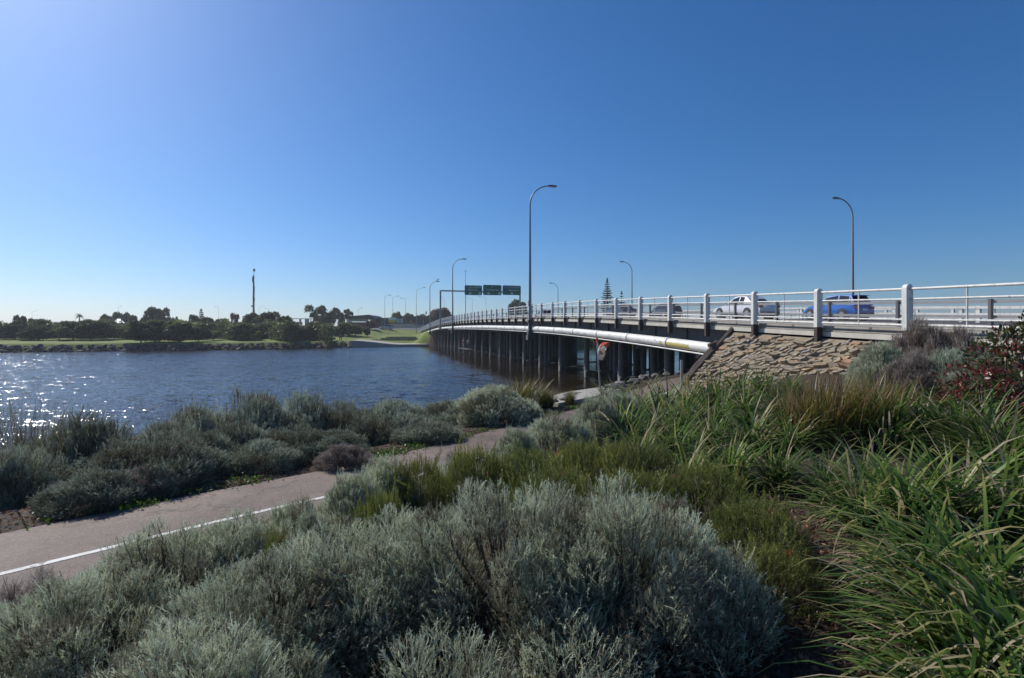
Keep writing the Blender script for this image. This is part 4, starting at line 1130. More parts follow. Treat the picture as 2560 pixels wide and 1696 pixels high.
# low landing under the bridge, two people on it
LZ = 0.86
ls0 = 97.0; 
ld = empty('landing', (0, 0, 0), 0, 'low timber landing between the piles under the bridge', 'landing')
for k in range(8):
    m = MB(); a = B(ls0 - 3.2 + k * 1.35, 1.2); a.z = LZ - .05; m.box(a, (1.30, 1.1, .08), rot); m.build('plank', MAT['timber'], ld, bevel=.01)
for k in range(3):
    m = MB(); a = B(ls0 - 3 + k * 4.4, 1.2); m.box((a.x, a.y, LZ / 2 - .4), (.18, .18, LZ + .55), rot); m.build('support', MAT['pile'], ld)
for s_, sh, tr, hat, lab in ((99.5, 'cloth_red', 'cloth_pale', 'cloth_pale', 'person in a red top standing among the piles under the bridge'),
                             (94.5, 'cloth_teal', 'cloth_dark', 'cloth_pale', 'person in a teal top and pale cap standing under the bridge')):
    a = B(s_, 1.0); person(lab, (a.x, a.y, LZ), BRZ + 0.3, sh, tr, hat, .06, 'rod')

# ---------------------------------------------------------------- far bank: boulders, apron, walls, buildings, mast
def rg(px, py, Y0=95, Y1=420):
    """where the sight line meets the ground on the far bank"""
    Y = np.arange(Y0, Y1, 0.5); X = (px - 1280) / 1320 * Y; Z = CAM_Z + (835.5 - py) / 1320 * Y
    g = ground_z(X, Y); hit = np.where((g >= Z) & (Y > shore_y(X)))[0]
    j = hit[0] if len(hit) else len(Y) - 1
    return Vector((X[j], Y[j], g[j]))
BO = [rock_mesh(40 + i, MAT['boulder'], 'boulder') for i in range(9)]
rv = empty('rock_revetment', (0, 0, 0), 0, 'bank of dark boulders along the far waterline', 'rock wall')
xs_ = -118.0; nb = 0
while xs_ < -41.5 and nb < 298:
    for row in range(3):
        x = xs_ + random.uniform(-.35, .35); y = float(shore_y(x)) + (-0.6, 0.7, 1.9)[row] + random.uniform(-.35, .35)
        z = (0.08, 0.58, 1.05)[row] + random.uniform(-.12, .15)
        o = obj('boulder', BO[nb % 9], rv, (x, y, z)); sc = random.uniform(0.34, 0.66)
        o.scale = (sc * 1.2, sc, sc * random.uniform(.65, .95)); o.rotation_euler = (random.uniform(-.5, .5), random.uniform(-.5, .5), random.uniform(0, 6.3)); nb += 1
    xs_ += 0.78
m = MB(); rings = []
for k in range(13):
    x = -42.0 + 20.0 * k / 12; y = float(shore_y(x)) - 0.4; f = k / 12; z = 1.1 * (1 - sst(0, .62, f)) + .68
    rings.append([Vector((x, y, -0.5)), Vector((x, y + 7.5, -0.5)), Vector((x, y + 7.5, z + .22)), Vector((x, y + .1, z))])
m.loft(rings)
tag(m.build('boat_ramp', MAT['concrete'], None), 'pale concrete apron sloping along the water beside the far end of the bridge', 'ramp')
bw = empty('block_wall', (0, 0, 0), 0, 'low grey block retaining wall beneath the grass slope at the bridge end', 'wall')
a, b = at(926, 857, 153), at(1040, 857, 157)
for k in range(5):
    n = 12
    for j in range(n):
        f0, f1 = j / n, (j + 1) / n; pa = a.lerp(b, f0 + (0.04 if k % 2 else 0)); pb = a.lerp(b, f1 + (0.04 if k % 2 else 0))
        zt_ = 0.9 + k * 0.40
        if zt_ > 1.3 + 2.2 * f0 + .5: continue
        c = (pa + pb) / 2; m = MB(); m.box((c.x, c.y + 0.12 * k, zt_), ((pb - pa).length - .03, 0.5, 0.37), Matrix.Rotation(math.atan2(pb.y - pa.y, pb.x - pa.x), 3, 'Z'))
        m.build('block', MAT['girder'] if (j + k) % 3 == 0 else MAT['mortar'], bw)
bl_me = MB(); bl_me.tube([(0, 0, -.1), (0, 0, .85), (0, 0, .93)], [.11, .11, .05], 8); bl_mesh = bl_me.mesh('bollard', MAT['white_paint'], smooth=True)
for k, (px, py, lab) in enumerate(((864, 847.5, 'white bollard nearest the two people on the far bank'), (890, 843, 'second white bollard along the far lawn'), (912, 840, 'third white bollard along the far lawn'),
                                   (935, 839.5, 'fourth white bollard along the far lawn'), (953, 838, 'fifth white bollard along the far lawn'), (971, 837.5, 'sixth white bollard along the far lawn'),
                                   (987, 832, 'white bollard at the top of the far grass slope'), (1013, 831, 'last white bollard beside the bridge end'))):
    p = rg(px, py); o = obj('bollard', bl_mesh, None, p); tag(o, lab, 'bollard', 'white bollards on the far lawn')
# park light on the lawn
p = rg(668, 843); hh = at(668, 808, p.y).z - p.z
t = empty('park_light', p, 0, 'short park light pole in front of the dark trees', 'park light')
m = MB(); m.tube([(0, 0, -.1), (0, 0, hh)], 0.07, 8); m.build('pole', MAT['rail_grey'], t, smooth=True)
m = MB(); m.box((-.2, 0, hh), (.7, .3, .12)); m.build('lamp_head', MAT['rail_grey'], t, bevel=.03)
# phone mast
p = at(634, 800, 260); g = gz(p.x, p.y); H = at(634, 671, 260).z - g
t = empty('phone_mast', (p.x, p.y, g - .2), 0, 'tall dark phone mast with antenna panels above the trees', 'mast')
m = MB(); m.tube([(0, 0, 0), (0, 0, H * .55), (0, 0, H * .9)], [.55, .42, .34], 12); m.build('pole', MAT['girder'], t, smooth=True)
m = MB(); m.tube([(0, 0, H * .9), (0.25, 0, H - 1.3)], .10, 8); m.build('spigot', MAT['lamp_pole'], t)
m = MB(); m.tube([(.25, 0, H - 1.5), (.25, 0, H - 1.2), (.25, 0, H - .3), (.25, 0, H)], [.25, .52, .52, .3], 10); m.build('top_drum', MAT['lamp_pole'], t, smooth=True)
for z, dx, hgt in ((.84, -.3, 2.6), (.76, .35, 2.2), (.70, .45, 2.4), (.63, .4, 2.0), (.56, -.1, 2.6), (.55, .45, 2.2), (.38, .2, 3.2), (.36, .45, 2.8), (.80, .0, 2.4)):
    m = MB(); m.box((dx * 1.25, -.35, H * z), (.34, .22, hgt)); m.build('antenna_panel', MAT['girder'], t, bevel=.03)
m = MB(); m.tube([(-.95, 0, H * .45), (-.55, 0, H * .45)], [.5, .35], 12); m.build('dish', MAT['lamp_pole'], t)

def box_between(px0, px1, py0, py1, Y, depth, name, mat, parent, dy=0.0, base=None):
    a, b = at(px0, py1, Y), at(px1, py0, Y)
    if base is not None: a.z = base
    m = MB(); m.box(((a.x + b.x) / 2, Y + dy + depth / 2, (a.z + b.z) / 2), (b.x - a.x, depth, b.z - a.z)); return m.build(name, mat, parent)
# station building with a curved roof end
t = empty('station_building', (0, 0, 0), 0, 'dark station building with a curved roof end and green glass', 'building')
Y = 232
box_between(866, 927, 806, 840, Y, 14, 'wall', MAT['brick_dark'], t, .2)
m = MB(); prof = [(868, 793.5), (880, 790), (905, 788.5), (921, 787), (929, 789.5), (935, 795), (936, 799), (922, 796.5), (868, 797.5)]
A = [at(x, y, Y - 1.5) for x, y in prof]; m.loft([A, [v + Vector((0, 17, 0)) for v in A]]); m.build('roof', MAT['roof_dark'], t)
for k in range(9):
    x0 = 880 + k * 4.6; w = box_between(x0, x0 + 4.0, 797.6, 804.5, Y, .3, 'window', MAT['glass_green'], t)
box_between(866, 880, 797.6, 806, Y, .4, 'entrance', MAT['roof_white'], t)
box_between(924, 928, 796.5, 806, Y, 10, 'wall', MAT['wall_pale'], t, .3)
t = empty('brown_building', (0, 0, 0), 0, 'long dark brown wall behind the far road', 'building')
box_between(928, 972, 795, 840, 236, 10, 'wall', MAT['brick_dark'], t); box_between(990, 1078, 791, 840, 246, 12, 'wall', MAT['brick_dark'], t)
box_between(991.5, 1013, 791.5, 793, 245.6, 1.5, 'parapet', MAT['roof_dark'], t, -.3)
for k in range(3): box_between(992 + k * 5.2, 996.5 + k * 5.2, 797, 808, 245.5, .4, 'shop_window', MAT['roof_white'] if k != 1 else MAT['glass_green'], t)
box_between(1008, 1012, 793, 798, 245.2, .3, 'red_sign', MAT['orange'], t)
rw = empty('road_wall', (0, 0, 0), 0, 'pale concrete wall along the far road', 'wall')
for k in range(9): box_between(974 + k * 12, 985.6 + k * 12, 810.5 - k * .1, 830, 226, .5, 'panel', MAT['wall_pale'], rw, 0)
def far_road():
    m = MB(); n = 16; R = []
    for k in range(n + 1):
        px = 905 + 160 * k / n; a = rg(px, 826); b = Vector((a.x, a.y + 16, 0)); R.append((a, b))
    for k in range(n):
        (a0, b0), (a1, b1) = R[k], R[k + 1]
        m.add([(a0.x, a0.y, a0.z + .06), (a1.x, a1.y, a1.z + .06), (b1.x, b1.y, a1.z + .95), (b0.x, b0.y, a0.z + .95)], [(0, 1, 2, 3)])
    return m
o = far_road().build('approach_road', MAT['asphalt']); tag(o, 'grey road rising to the far end of the bridge', 'road', kind='structure')
p = rg(963, 825.5)
car('silver four-wheel drive on the far road', 0, 0, 'paint_silver', 'suv', 'cars on the far road', (p.x, p.y + 2.0, p.z + .18), math.pi + .1)
p = at(1052, 812, 222); car('dark blue car on the far road beside the bridge end', 0, 0, 'paint_navy', 'sedan', 'cars on the far road', (p.x, 222, at(1052, 814, 222).z), math.pi)
t = empty('billboard', (0, 0, 0), 0, 'white and yellow billboard on one leg by the far road', 'billboard')
box_between(971, 990, 794, 800.5, 222, .3, 'panel', MAT['roof_white'], t); box_between(971, 990, 800.8, 806.5, 222, .3, 'panel', MAT['sign_yellow'], t)
box_between(983, 984.2, 806.8, 830, 222, .3, 'leg', MAT['lamp_pole'], t)
t = empty('direction_sign', (0, 0, 0), 0, 'small green direction sign left of the silver four-wheel drive', 'road sign')
box_between(953.5, 962, 801, 807, 212, .15, 'panel', MAT['sign_green'], t); box_between(955, 955.6, 807.1, 832, 212, .12, 'leg', MAT['lamp_pole'], t); box_between(960, 960.6, 807.1, 832, 212, .12, 'leg', MAT['lamp_pole'], t)
t = empty('warning_sign', (0, 0, 0), 0, 'yellow diamond warning sign by the far brown wall', 'road sign')
c = at(1027, 804.5, 225); m = MB(); r = .55; m.loft([[(c.x + x * r, 225 + d_, c.z + z * r) for x, z in ((1, 0), (0, 1), (-1, 0), (0, -1))] for d_ in (0, .08)]); m.build('plate', MAT['sign_yellow'], t)
box_between(1026.6, 1027.4, 808, 832, 225.1, .1, 'leg', MAT['lamp_pole'], t)
t = empty('traffic_signal', (0, 0, 0), 0, 'traffic signal on an arm over the far road', 'traffic signal')
m = MB(); a = at(1058, 828, 215); m.tube([a, at(1058, 792, 215), at(1060, 787, 215), at(1065, 785, 215)], .09, 8); m.build('pole', MAT['lamp_pole'], t); box_between(1064, 1066.4, 779, 786, 215, .4, 'signal_head', MAT['black_trim'], t)
# white-roofed shed and house roofs far left
t = empty('white_roof_shed', (0, 0, 0), 0, 'long low shed with a white roof among trees at the far left', 'building')
box_between(92, 160, 812, 845, 215, 9, 'wall', MAT['wall_pale'], t); m = MB()
A = [at(88, 812.5, 214), at(164, 812.5, 214), at(150, 808.5, 222), at(100, 808.5, 222)]; m.add(A, [(0, 1, 2, 3)]); m.loft([A, [v - Vector((0, 0, .3)) for v in A]]); m.build('roof', MAT['roof_white'], t)
t = empty('house', (0, 0, 0), 0, 'house with blue-grey roof and white gables showing between trees', 'house')
box_between(262, 312, 806, 850, 205, 9, 'wall', MAT['wall_pale'], t, .5)
for (x0, x1, yt, yb) in ((258, 284, 797, 805), (284, 312, 799.5, 808)):
    m = MB(); A = [at(x0, yb, 203), at(x1, yb, 203), at((x0 + x1) / 2 + 5, yt, 210), at((x0 + x1) / 2 - 5, yt, 210)]
    m.loft([A, [v - Vector((0, 0, .25)) for v in A]]); m.build('roof', MAT['roof_blue'], t)
    m = MB(); m.tube([A[0], A[3]], .22, 6); m.tube([A[3], A[2]], .22, 6); m.build('white_ridge', MAT['roof_white'], t)
m = MB(); A = [at(301, 798, 202.5), at(307, 808, 202.5), at(303.5, 808, 202.5)]; m.loft([A, [v + Vector((0, .3, 0)) for v in A]]); m.build('gable', MAT['roof_white'], t)
m = MB(); A = [at(269, 815, 201), at(283, 815, 201), at(280, 810, 201)]; m.loft([A, [v + Vector((0, .3, 0)) for v in A]]); m.build('gable', MAT['roof_white'], t)
# overhead freeway sign frame seen from behind between the trees
t = empty('freeway_gantry', (0, 0, 0), 0, 'overhead sign frame with a grey panel behind the far trees', 'gantry')
box_between(722, 782, 796.5, 798.2, 250, .5, 'beam', MAT['steel_grey'], t)
for x in (730, 776): box_between(x, x + 1.6, 798.4, 840, 250, .5, 'leg', MAT['steel_grey'], t)
box_between(762, 772.5, 798.4, 815, 249, .2, 'sign_panel', MAT['rail_grey'], t); box_between(748, 753, 798.4, 806, 249, .2, 'sign_panel', MAT['rail_grey'], t)

# ---------------------------------------------------------------- trees of the far bank
def leaf_cards(C, size, rg_, tint, up=0.0):
    """rhombic leaf clumps at points C"""
    n = len(C)
    a = rg_.normal(0, 1, (n, 3)); a /= np.linalg.norm(a, axis=1)[:, None]
    b = rg_.normal(0, 1, (n, 3)); b -= a * (a * b).sum(1)[:, None]; b /= np.linalg.norm(b, axis=1)[:, None]
    s = size * rg_.uniform(.6, 1.4, n)[:, None]
    V = np.stack([C - a * s, C + b * s * .55, C + a * s, C - b * s * .55], 1).reshape(-1, 3)
    F = np.arange(4 * n).reshape(n, 4)
    return V, F, np.repeat(tint, 4)
def crown_mesh(kind, seed, mat):
    r = np.random.default_rng(seed); C = []; T = []
    if kind == 'gum':
        lobes = [(r.uniform(-.78, .78), r.uniform(-.78, .78), r.uniform(.22, .9), r.uniform(.15, .30)) for _ in range(24)]; per, sz = 300, .055
    elif kind == 'open':
        lobes = [(r.uniform(-.7, .7), r.uniform(-.7, .7), r.uniform(.25, .88), r.uniform(.14, .26)) for _ in range(20)]; per, sz = 150, .05
    elif kind == 'shrub':
        lobes = [(.62 * math.cos(a) * q, .62 * math.sin(a) * q, z, r.uniform(.28, .4)) for a, q, z in zip(r.uniform(0, 6.3, 16), r.uniform(.2, 1, 16), r.uniform(.14, .66, 16))]; per, sz = 420, .065
    else:
        lobes = [(.74 * math.cos(a) * q, .74 * math.sin(a) * q, z * (1.12 - .3 * q), r.uniform(.17, .36)) for a, q, z in zip(r.uniform(0, 6.3, 26), r.uniform(.15, 1, 26), r.uniform(.14, .74, 26))]; per, sz = 420, .062
    for lx, ly, lz, lr in lobes:
        d = r.normal(0, 1, (per, 3)); d /= np.linalg.norm(d, axis=1)[:, None]
        d[:, 2] = np.where(d[:, 2] < -.5, -d[:, 2], d[:, 2])
        rad = lr * r.uniform(.6, 1.15, per)[:, None]
        P = np.array([lx, ly, lz]) + d * rad * np.array([1, 1, .72])
        C.append(P); T.append(np.clip(r.normal(.45, .22, per) + r.normal(0, .12), 0, 1))
    C = np.concatenate(C); T = np.concatenate(T)
    C[:, 2] = C[:, 2] / C[:, 2].max() * 1.0
    k = C[:, 2] > .03; C = C[k]; T = T[k]
    V, F, t = leaf_cards(C, sz, r, T)
    return mesh_np('crown', V, F, mat, {'tint': t})
def trunk_mesh(kind, seed):
    r = random.Random(seed); m = MB()
    h = .55 if kind in ('gum', 'open') else .4
    m.tube([(0, 0, -.05), (r.uniform(-.03, .03), 0, h * .5), (r.uniform(-.06, .06), r.uniform(-.05, .05), h)], [.05, .038, .028], 7)
    for k in range(5):
        a = k * 1.26 + r.uniform(-.4, .4); m.tube([(0, 0, h * r.uniform(.55, .95)), (.28 * math.cos(a), .28 * math.sin(a), h + .12), (.5 * math.cos(a), .5 * math.sin(a), h + .28)], [.024, .016, .007], 5)
    return m.mesh('trunk', MAT['bark'])
CR = {}
for kd in ('round', 'gum', 'open', 'shrub'):
    for tn in ('dark', 'olive', 'bright', 'brown'):
        CR[kd, tn] = [None, None, None]
TR = {kd: trunk_mesh(kd, 3) for kd in ('round', 'gum', 'open', 'shrub')}
CROWN_GEO = {}
def get_crown(kd, tn, v):
    if (kd, v) not in CROWN_GEO: CROWN_GEO[kd, v] = crown_mesh(kd, hash((len(kd), ord(kd[0]), v)) % 9999, None)
    if CR[kd, tn][v] is None:
        me = CROWN_GEO[kd, v].copy(); me.materials.clear(); me.materials.append(MAT['tree_' + tn]); CR[kd, tn][v] = me
    return CR[kd, tn][v]
def tree(label, px, top, hw, Y, kd, tn, name='tree', group='trees on the far bank', cat='tree'):
    X = (px - 1280) / 1320 * Y; g = gz(X, Y); h = CAM_Z + (835.5 - top) / 1320 * Y - g; r = hw / 1320 * Y
    t = empty(name, (X, Y, g), random.uniform(0, 6.3), label, cat, group)
    c = obj('crown', get_crown(kd, tn, random.randrange(3)), t); wf = 1.32 if kd == 'round' else 1.1; c.scale = (r * wf, r * wf * random.uniform(.85, 1.1), h)
    k = obj('trunk', TR[kd], t); k.scale = (max(r, h * .35), max(r, h * .35), h)
    return t
D_, O_, G_, W_ = 'dark', 'olive', 'bright', 'brown'
TREES = [
 ('dark round tree at the far left edge of the bank', 12, 818, 26, 120, 'round', D_), ('dark broad tree second from the left on the bank', 38, 802, 30, 122, 'round', D_),
 ('tall open-crowned tree rising at the far left', 66, 789, 21, 138, 'gum', D_), ('dark low tree below the tall open-crowned one at far left', 84, 813, 26, 118, 'round', D_),
 ('small olive bush left of the long dark tree row', 117, 826, 14, 118, 'shrub', O_), ('dark round tree below the white shed roof', 148, 815, 26, 121, 'round', D_),
 ('dark wide tree starting the long row on the far lawn', 183, 803, 36, 120, 'round', D_), ('dark wide tree in front of the small palm', 228, 799, 38, 122, 'round', D_),
 ('darker tree below the blue-grey house roof', 286, 815, 28, 128, 'round', D_), ('olive low tree right of the house roofs', 318, 818, 20, 126, 'round', O_),
 ('very dark wide tree standing forward on the lawn', 352, 803, 34, 112, 'round', D_), ('dark tree right of the forward one', 398, 800, 34, 118, 'round', D_),
 ('brownish dark tree with a domed top near the row end', 448, 800, 38, 118, 'round', O_), ('dark tree closing the long row on the right', 497, 808, 26, 121, 'round', D_),
 ('distant flat tree left of the house', 262, 786, 18, 205, 'gum', D_), ('distant broad flat-topped tree over the house', 290, 779, 24, 215, 'gum', D_),
 ('distant tree right of the flat-topped one', 316, 781, 18, 215, 'gum', D_), ('distant low tree behind the house gable', 345, 788, 20, 200, 'gum', D_),
 ('tall clustered gum tree, highest on the left bank', 385, 767, 31, 190, 'gum', D_), ('small distant tree right of the clustered gum', 428, 792, 16, 200, 'open', D_),
 ('round distant tree left of the little conifer', 484, 787, 17, 195, 'round', D_), ('dark tree right of the little conifer', 522, 793, 17, 185, 'round', D_),
 ('dark tree between the conifer and the mast', 552, 797, 22, 150, 'round', D_), ('pale-topped bare tree left of the mast', 587, 783, 10, 180, 'open', W_),
 ('mid green tree left of the phone mast', 590, 806, 32, 138, 'round', O_), ('tall dark tree at the foot of the phone mast', 632, 783, 26, 150, 'round', D_),
 ('biggest dark tree right of the phone mast', 675, 780, 34, 150, 'round', D_), ('dark tree on the right shoulder of the biggest one', 704, 790, 22, 147, 'round', D_),
 ('bright green bush at the foot of the mid green tree', 612, 824, 19, 130, 'shrub', G_), ('small bright green ball bush on the lawn', 607, 838, 12, 127, 'shrub', G_),
 ('bright bush below the phone mast', 642, 828, 13, 130, 'shrub', G_), ('olive bush on the lawn left of the bright ones', 534, 826, 18, 128, 'shrub', O_),
 ('sparse brownish tree right of the big dark trees', 738, 801, 20, 150, 'open', W_), ('olive bush on the lawn right of the park light', 703, 832, 24, 134, 'shrub', O_),
 ('grey-green low bush between the park light and the sparse tree', 745, 836, 20, 138, 'shrub', O_), ('reddish thin tree below the big gum', 795, 806, 15, 150, 'open', W_),
 ('olive low tree under the overhead sign frame', 768, 822, 26, 150, 'shrub', O_),
 ('large rounded gum right of the overhead sign frame', 812, 762, 32, 205, 'gum', O_), ('gum with drooping right limbs beside the large one', 862, 773, 20, 205, 'open', O_),
 ('bright green bush left of the bollards', 848, 806, 28, 165, 'shrub', G_), ('bright green bush in front of the station building', 888, 812, 26, 168, 'shrub', G_),
 ('reddish bush right of the station building', 924, 803, 15, 190, 'shrub', W_), ('dark bush at the end of the bright bushes', 918, 818, 10, 170, 'shrub', D_),
 ('light green round tree above the shop wall', 994, 780, 14, 265, 'round', G_), ('green tree right of the light round one', 1020, 783, 14, 268, 'round', O_),
 ('dark green tree left of the far bridge lamps', 1050, 786, 17, 268, 'round', O_), ('reddish brown domed tree behind the gantry post', 1107, 770, 27, 245, 'round', W_),
 ('domed dark tree behind the right end of the green signs', 1291, 750, 27, 265, 'round', O_),
 ('low dark tree left of the reddish domed tree', 1078, 788, 15, 262, 'round', O_),
]
for i, (lab, px, top, hw, Y, kd, tn) in enumerate(TREES):
    low = kd == 'shrub'
    tree(lab, px, top, hw, Y, kd, tn, 'bush' if low else 'tree', 'bushes on the far bank' if low else 'trees on the far bank', 'bush' if low else 'tree')
# dense undergrowth behind the front trees: one mass nobody could count
r = np.random.default_rng(5); C = []
for px in np.arange(-40, 830, 3.2):
    Y = 136 + 6 * math.sin(px * .05); X = (px - 1280) / 1320 * Y; g = gz(X, Y); top = 809 + 5 * math.sin(px * .11) + 4 * math.sin(px * .043) + r.uniform(-3, 3)
    h = max(1.5, CAM_Z + (835.5 - top) / 1320 * Y - g); n = 150
    C.append(np.c_[X + r.normal(0, .5, n), Y + r.normal(0, 1.2, n), g + h * r.uniform(0, 1, n)])
C = np.concatenate(C); V, F, tt = leaf_cards(C, .34, r, np.clip(r.normal(.4, .2, len(C)), 0, 1))
o = obj('undergrowth', mesh_np('undergrowth', V, F, MAT['tree_dark'], {'tint': tt})); tag(o, 'continuous dark undergrowth behind the lawn trees on the far bank', 'undergrowth', kind='stuff')
# conifers
def conifer(label, px, top, hw, Y, tiers=15, mat='tree_dark'):
    X = (px - 1280) / 1320 * Y; g = gz(X, Y); h = CAM_Z + (835.5 - top) / 1320 * Y - g; R = hw / 1320 * Y
    r = np.random.default_rng(int(px)); t = empty('pine_tree', (X, Y, g), 0, label, 'pine tree', 'pines')
    m = MB(); m.tube([(0, 0, 0), (0, 0, h)], [h * .02, .04], 8); m.build('trunk', MAT['bark'], t)
    C = []; br = MB()
    for k in range(tiers):
        f = k / tiers; z = h * (.30 + .70 * f); rad = R * (1 - f ** 1.6) * r.uniform(.85, 1.1) + .12
        nb_ = 7 if k < tiers - 3 else 4
        for j in range(nb_):
            a = 2 * math.pi * (j + r.uniform(-.2, .2)) / nb_ + k; L = rad * r.uniform(.75, 1.1)
            tip = (L * math.cos(a), L * math.sin(a), z + L * .16); br.tube([(0, 0, z), tip], [.05, .02], 4, False)
            n = max(14, int(L * 26)); s_ = r.uniform(.15, 1.05, n)
            C.append(np.c_[np.outer(s_, tip[:2]) + r.normal(0, .14, (n, 2)), z + s_ * (tip[2] - z) + r.normal(.05, .10, n)])
    C.append(np.c_[r.normal(0, .12, (60, 2)), h * r.uniform(.93, 1.0, 60)])
    br.build('branches', MAT['bark'], t)
    C = np.concatenate(C); V, F, tt = leaf_cards(C, .20, r, np.clip(r.normal(.4, .2, len(C)), 0, 1)); obj('crown', mesh_np('crown', V, F, MAT[mat], {'tint': tt}), t)
conifer('tall tiered pine above the bridge rail right of centre', 1518, 696, 16.5, 190, 17)
conifer('small pine just right of the tall tiered pine', 1554, 728, 14, 200, 10)
conifer('little conifer poking above the left bank trees', 503, 773, 9, 195, 10)
# palm
p = at(198, 800, 200); g = gz(p.x, p.y); H = at(198, 788, 200).z - g
t = empty('palm_tree', (p.x, p.y, g), 0, 'small palm poking above the left bank trees', 'palm tree')
m = MB(); m.tube([(0, 0, 0), (.1, 0, H)], [.22, .16], 8); m.build('trunk', MAT['bark'], t)
V = []; F = []; r = random.Random(4)
for k in range(26):
    a = r.uniform(0, 6.3); e = r.uniform(-.6, 1.0); L = r.uniform(1.4, 2.0); pts = []
    for j in range(5):
        f = j / 4; x = L * f * math.cos(e); z = L * f * math.sin(e) - .9 * f * f; w = .26 * math.sin(math.pi * min(.97, f + .12))
        b0 = len(V); V += [(x * math.cos(a) - w * math.sin(a), x * math.sin(a) + w * math.cos(a), H + z), (x * math.cos(a) + w * math.sin(a), x * math.sin(a) - w * math.cos(a), H + z - .05)]
        if j: F.append((b0 - 2, b0 - 1, b0 + 1, b0))
obj('fronds', mesh_np('fronds', np.array(V), np.array(F), MAT['tree_dark'], {'tint': np.random.default_rng(2).uniform(.2, .8, len(V))}), t)

# ---------------------------------------------------------------- foreground planting
def unit(a): return a / np.maximum(1e-9, np.linalg.norm(a, axis=-1, keepdims=True))
def shoots(base, dirs, L, wd, nside, sl, r, t0, t1, spread=0.75):
    """wiry shoots: a bent stem ribbon with short side twigs; returns V, F(tri), tint"""
    n = len(base)
    rnd = unit(r.normal(0, 1, (n, 3))); side = unit(np.cross(dirs, rnd))
    bend = unit(r.normal(0, 1, (n, 3))) * .12 + np.array([0, 0, .10])
    mid = base + dirs * (L * .5)[:, None] + bend * (L * .25)[:, None]
    tip = base + dirs * L[:, None] + bend * (L * .6)[:, None]
    w = wd
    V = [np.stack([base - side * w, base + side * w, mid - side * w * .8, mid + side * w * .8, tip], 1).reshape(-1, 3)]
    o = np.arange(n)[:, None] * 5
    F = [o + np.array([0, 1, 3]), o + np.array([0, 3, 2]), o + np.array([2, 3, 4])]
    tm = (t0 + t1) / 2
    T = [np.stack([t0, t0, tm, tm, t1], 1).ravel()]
    off = 5 * n
    ax1 = side; ax2 = unit(np.cross(dirs, side))
    for k in range(nside):
        f = .22 + .74 * (k + r.uniform(-.3, .3, n)) / nside
        f = np.clip(f, .1, .98)
        p = np.where((f < .5)[:, None], base + (mid - base) * (f * 2)[:, None], mid + (tip - mid) * (f * 2 - 1)[:, None])
        a = r.uniform(0, 6.3, n)[:, None]
        d2 = unit(dirs * .75 + (ax1 * np.cos(a) + ax2 * np.sin(a)) * spread)
        l2 = (sl * r.uniform(.6, 1.3, n) * (1.15 - .6 * f))[:, None]
        s2 = unit(np.cross(d2, rnd + .01)) * w * .75
        V.append(np.stack([p - s2, p + s2, p + d2 * l2], 1).reshape(-1, 3))
        o = off + np.arange(n)[:, None] * 3; F.append(o + np.array([0, 1, 2])); off += 3 * n
        tt = t0 + (t1 - t0) * f
        T.append(np.stack([tt, tt, np.clip(tt + .18, 0, 1)], 1).ravel())
    return np.concatenate(V), np.concatenate(F), np.concatenate(T)
def lobes_for(rx, ry, h, n, r, rl):
    out = [(0, 0, h * .38, min(rx, ry) * .62, h * .56)]
    for _ in range(n):
        a = r.uniform(0, 6.283); q = math.sqrt(r.uniform(.02, 1))
        lr = rl * r.uniform(.7, 1.3)
        x, y = (rx - lr * .6) * q * math.cos(a), (ry - lr * .6) * q * math.sin(a)
        top = h * (1 - .58 * q ** 2) * r.uniform(.80, 1.06)
        out.append((x, y, max(lr * .3, top - lr), lr, lr * r.uniform(.85, 1.25)))
        if top - lr > lr * .9: out.append((x * 1.08, y * 1.08, (top - lr) * .45, lr * 1.05, lr))
    return out
def lobe_points(lobes, n, r, keep=.86):
    area = np.array([l[3] * l[4] for l in lobes]); cnt = (n * area / area.sum() * 1.0).astype(int)
    P = []; D = []; I = []
    for i, (x, y, z, lr, lz) in enumerate(lobes):
        m = cnt[i] * 2
        d = unit(r.normal(0, 1, (m, 3))); d = d[d[:, 2] > -.55]
        p = np.array([x, y, z]) + d * np.array([lr, lr, lz]) * r.uniform(.86, 1.04, len(d))[:, None]
        ok = p[:, 2] > .01
        for j, (x2, y2, z2, r2, h2) in enumerate(lobes):
            if j != i:
                ok &= (((p[:, 0] - x2) / r2) ** 2 + ((p[:, 1] - y2) / r2) ** 2 + ((p[:, 2] - z2) / h2) ** 2) > keep
        P.append(p[ok]); D.append(d[ok]); I.append(np.full(ok.sum(), i))
    return np.concatenate(P), np.concatenate(D), np.concatenate(I)
def plumes_for(rx, ry, h, n, r, rp, lp):
    """sprays that lean outwards: (centre, axis, radius, length)"""
    out = []
    for k in range(n):
        a = r.uniform(0, 6.283); q = math.sqrt(r.uniform(0, 1)) * .98
        top = h * (1 - .62 * q ** 2.2) * r.uniform(.78, 1.05)
        x, y = rx * q * math.cos(a) * .92, ry * q * math.sin(a) * .92
        tip = np.array([x, y, max(top, .10 * h)])
        root = np.array([x * .35, y * .35, -.15 * h]) + r.normal(0, .05, 3) * rx
        ax = unit(unit(tip - root) * .8 + np.array([0, 0, .45]) + r.normal(0, .16, 3))
        L = lp * r.uniform(.7, 1.35); rr = rp * r.uniform(.65, 1.4)
        out.append((tip - ax * L * .5, ax, rr, L))
        if q > .55:      # skirt below the rim
            t2 = np.array([x * 1.04, y * 1.04, top * r.uniform(.25, .6)]); a2 = unit(unit(t2 - root) * .9 + np.array([0, 0, .2])); out.append((t2 - a2 * L * .4, a2, rr, L * .85))
    return out
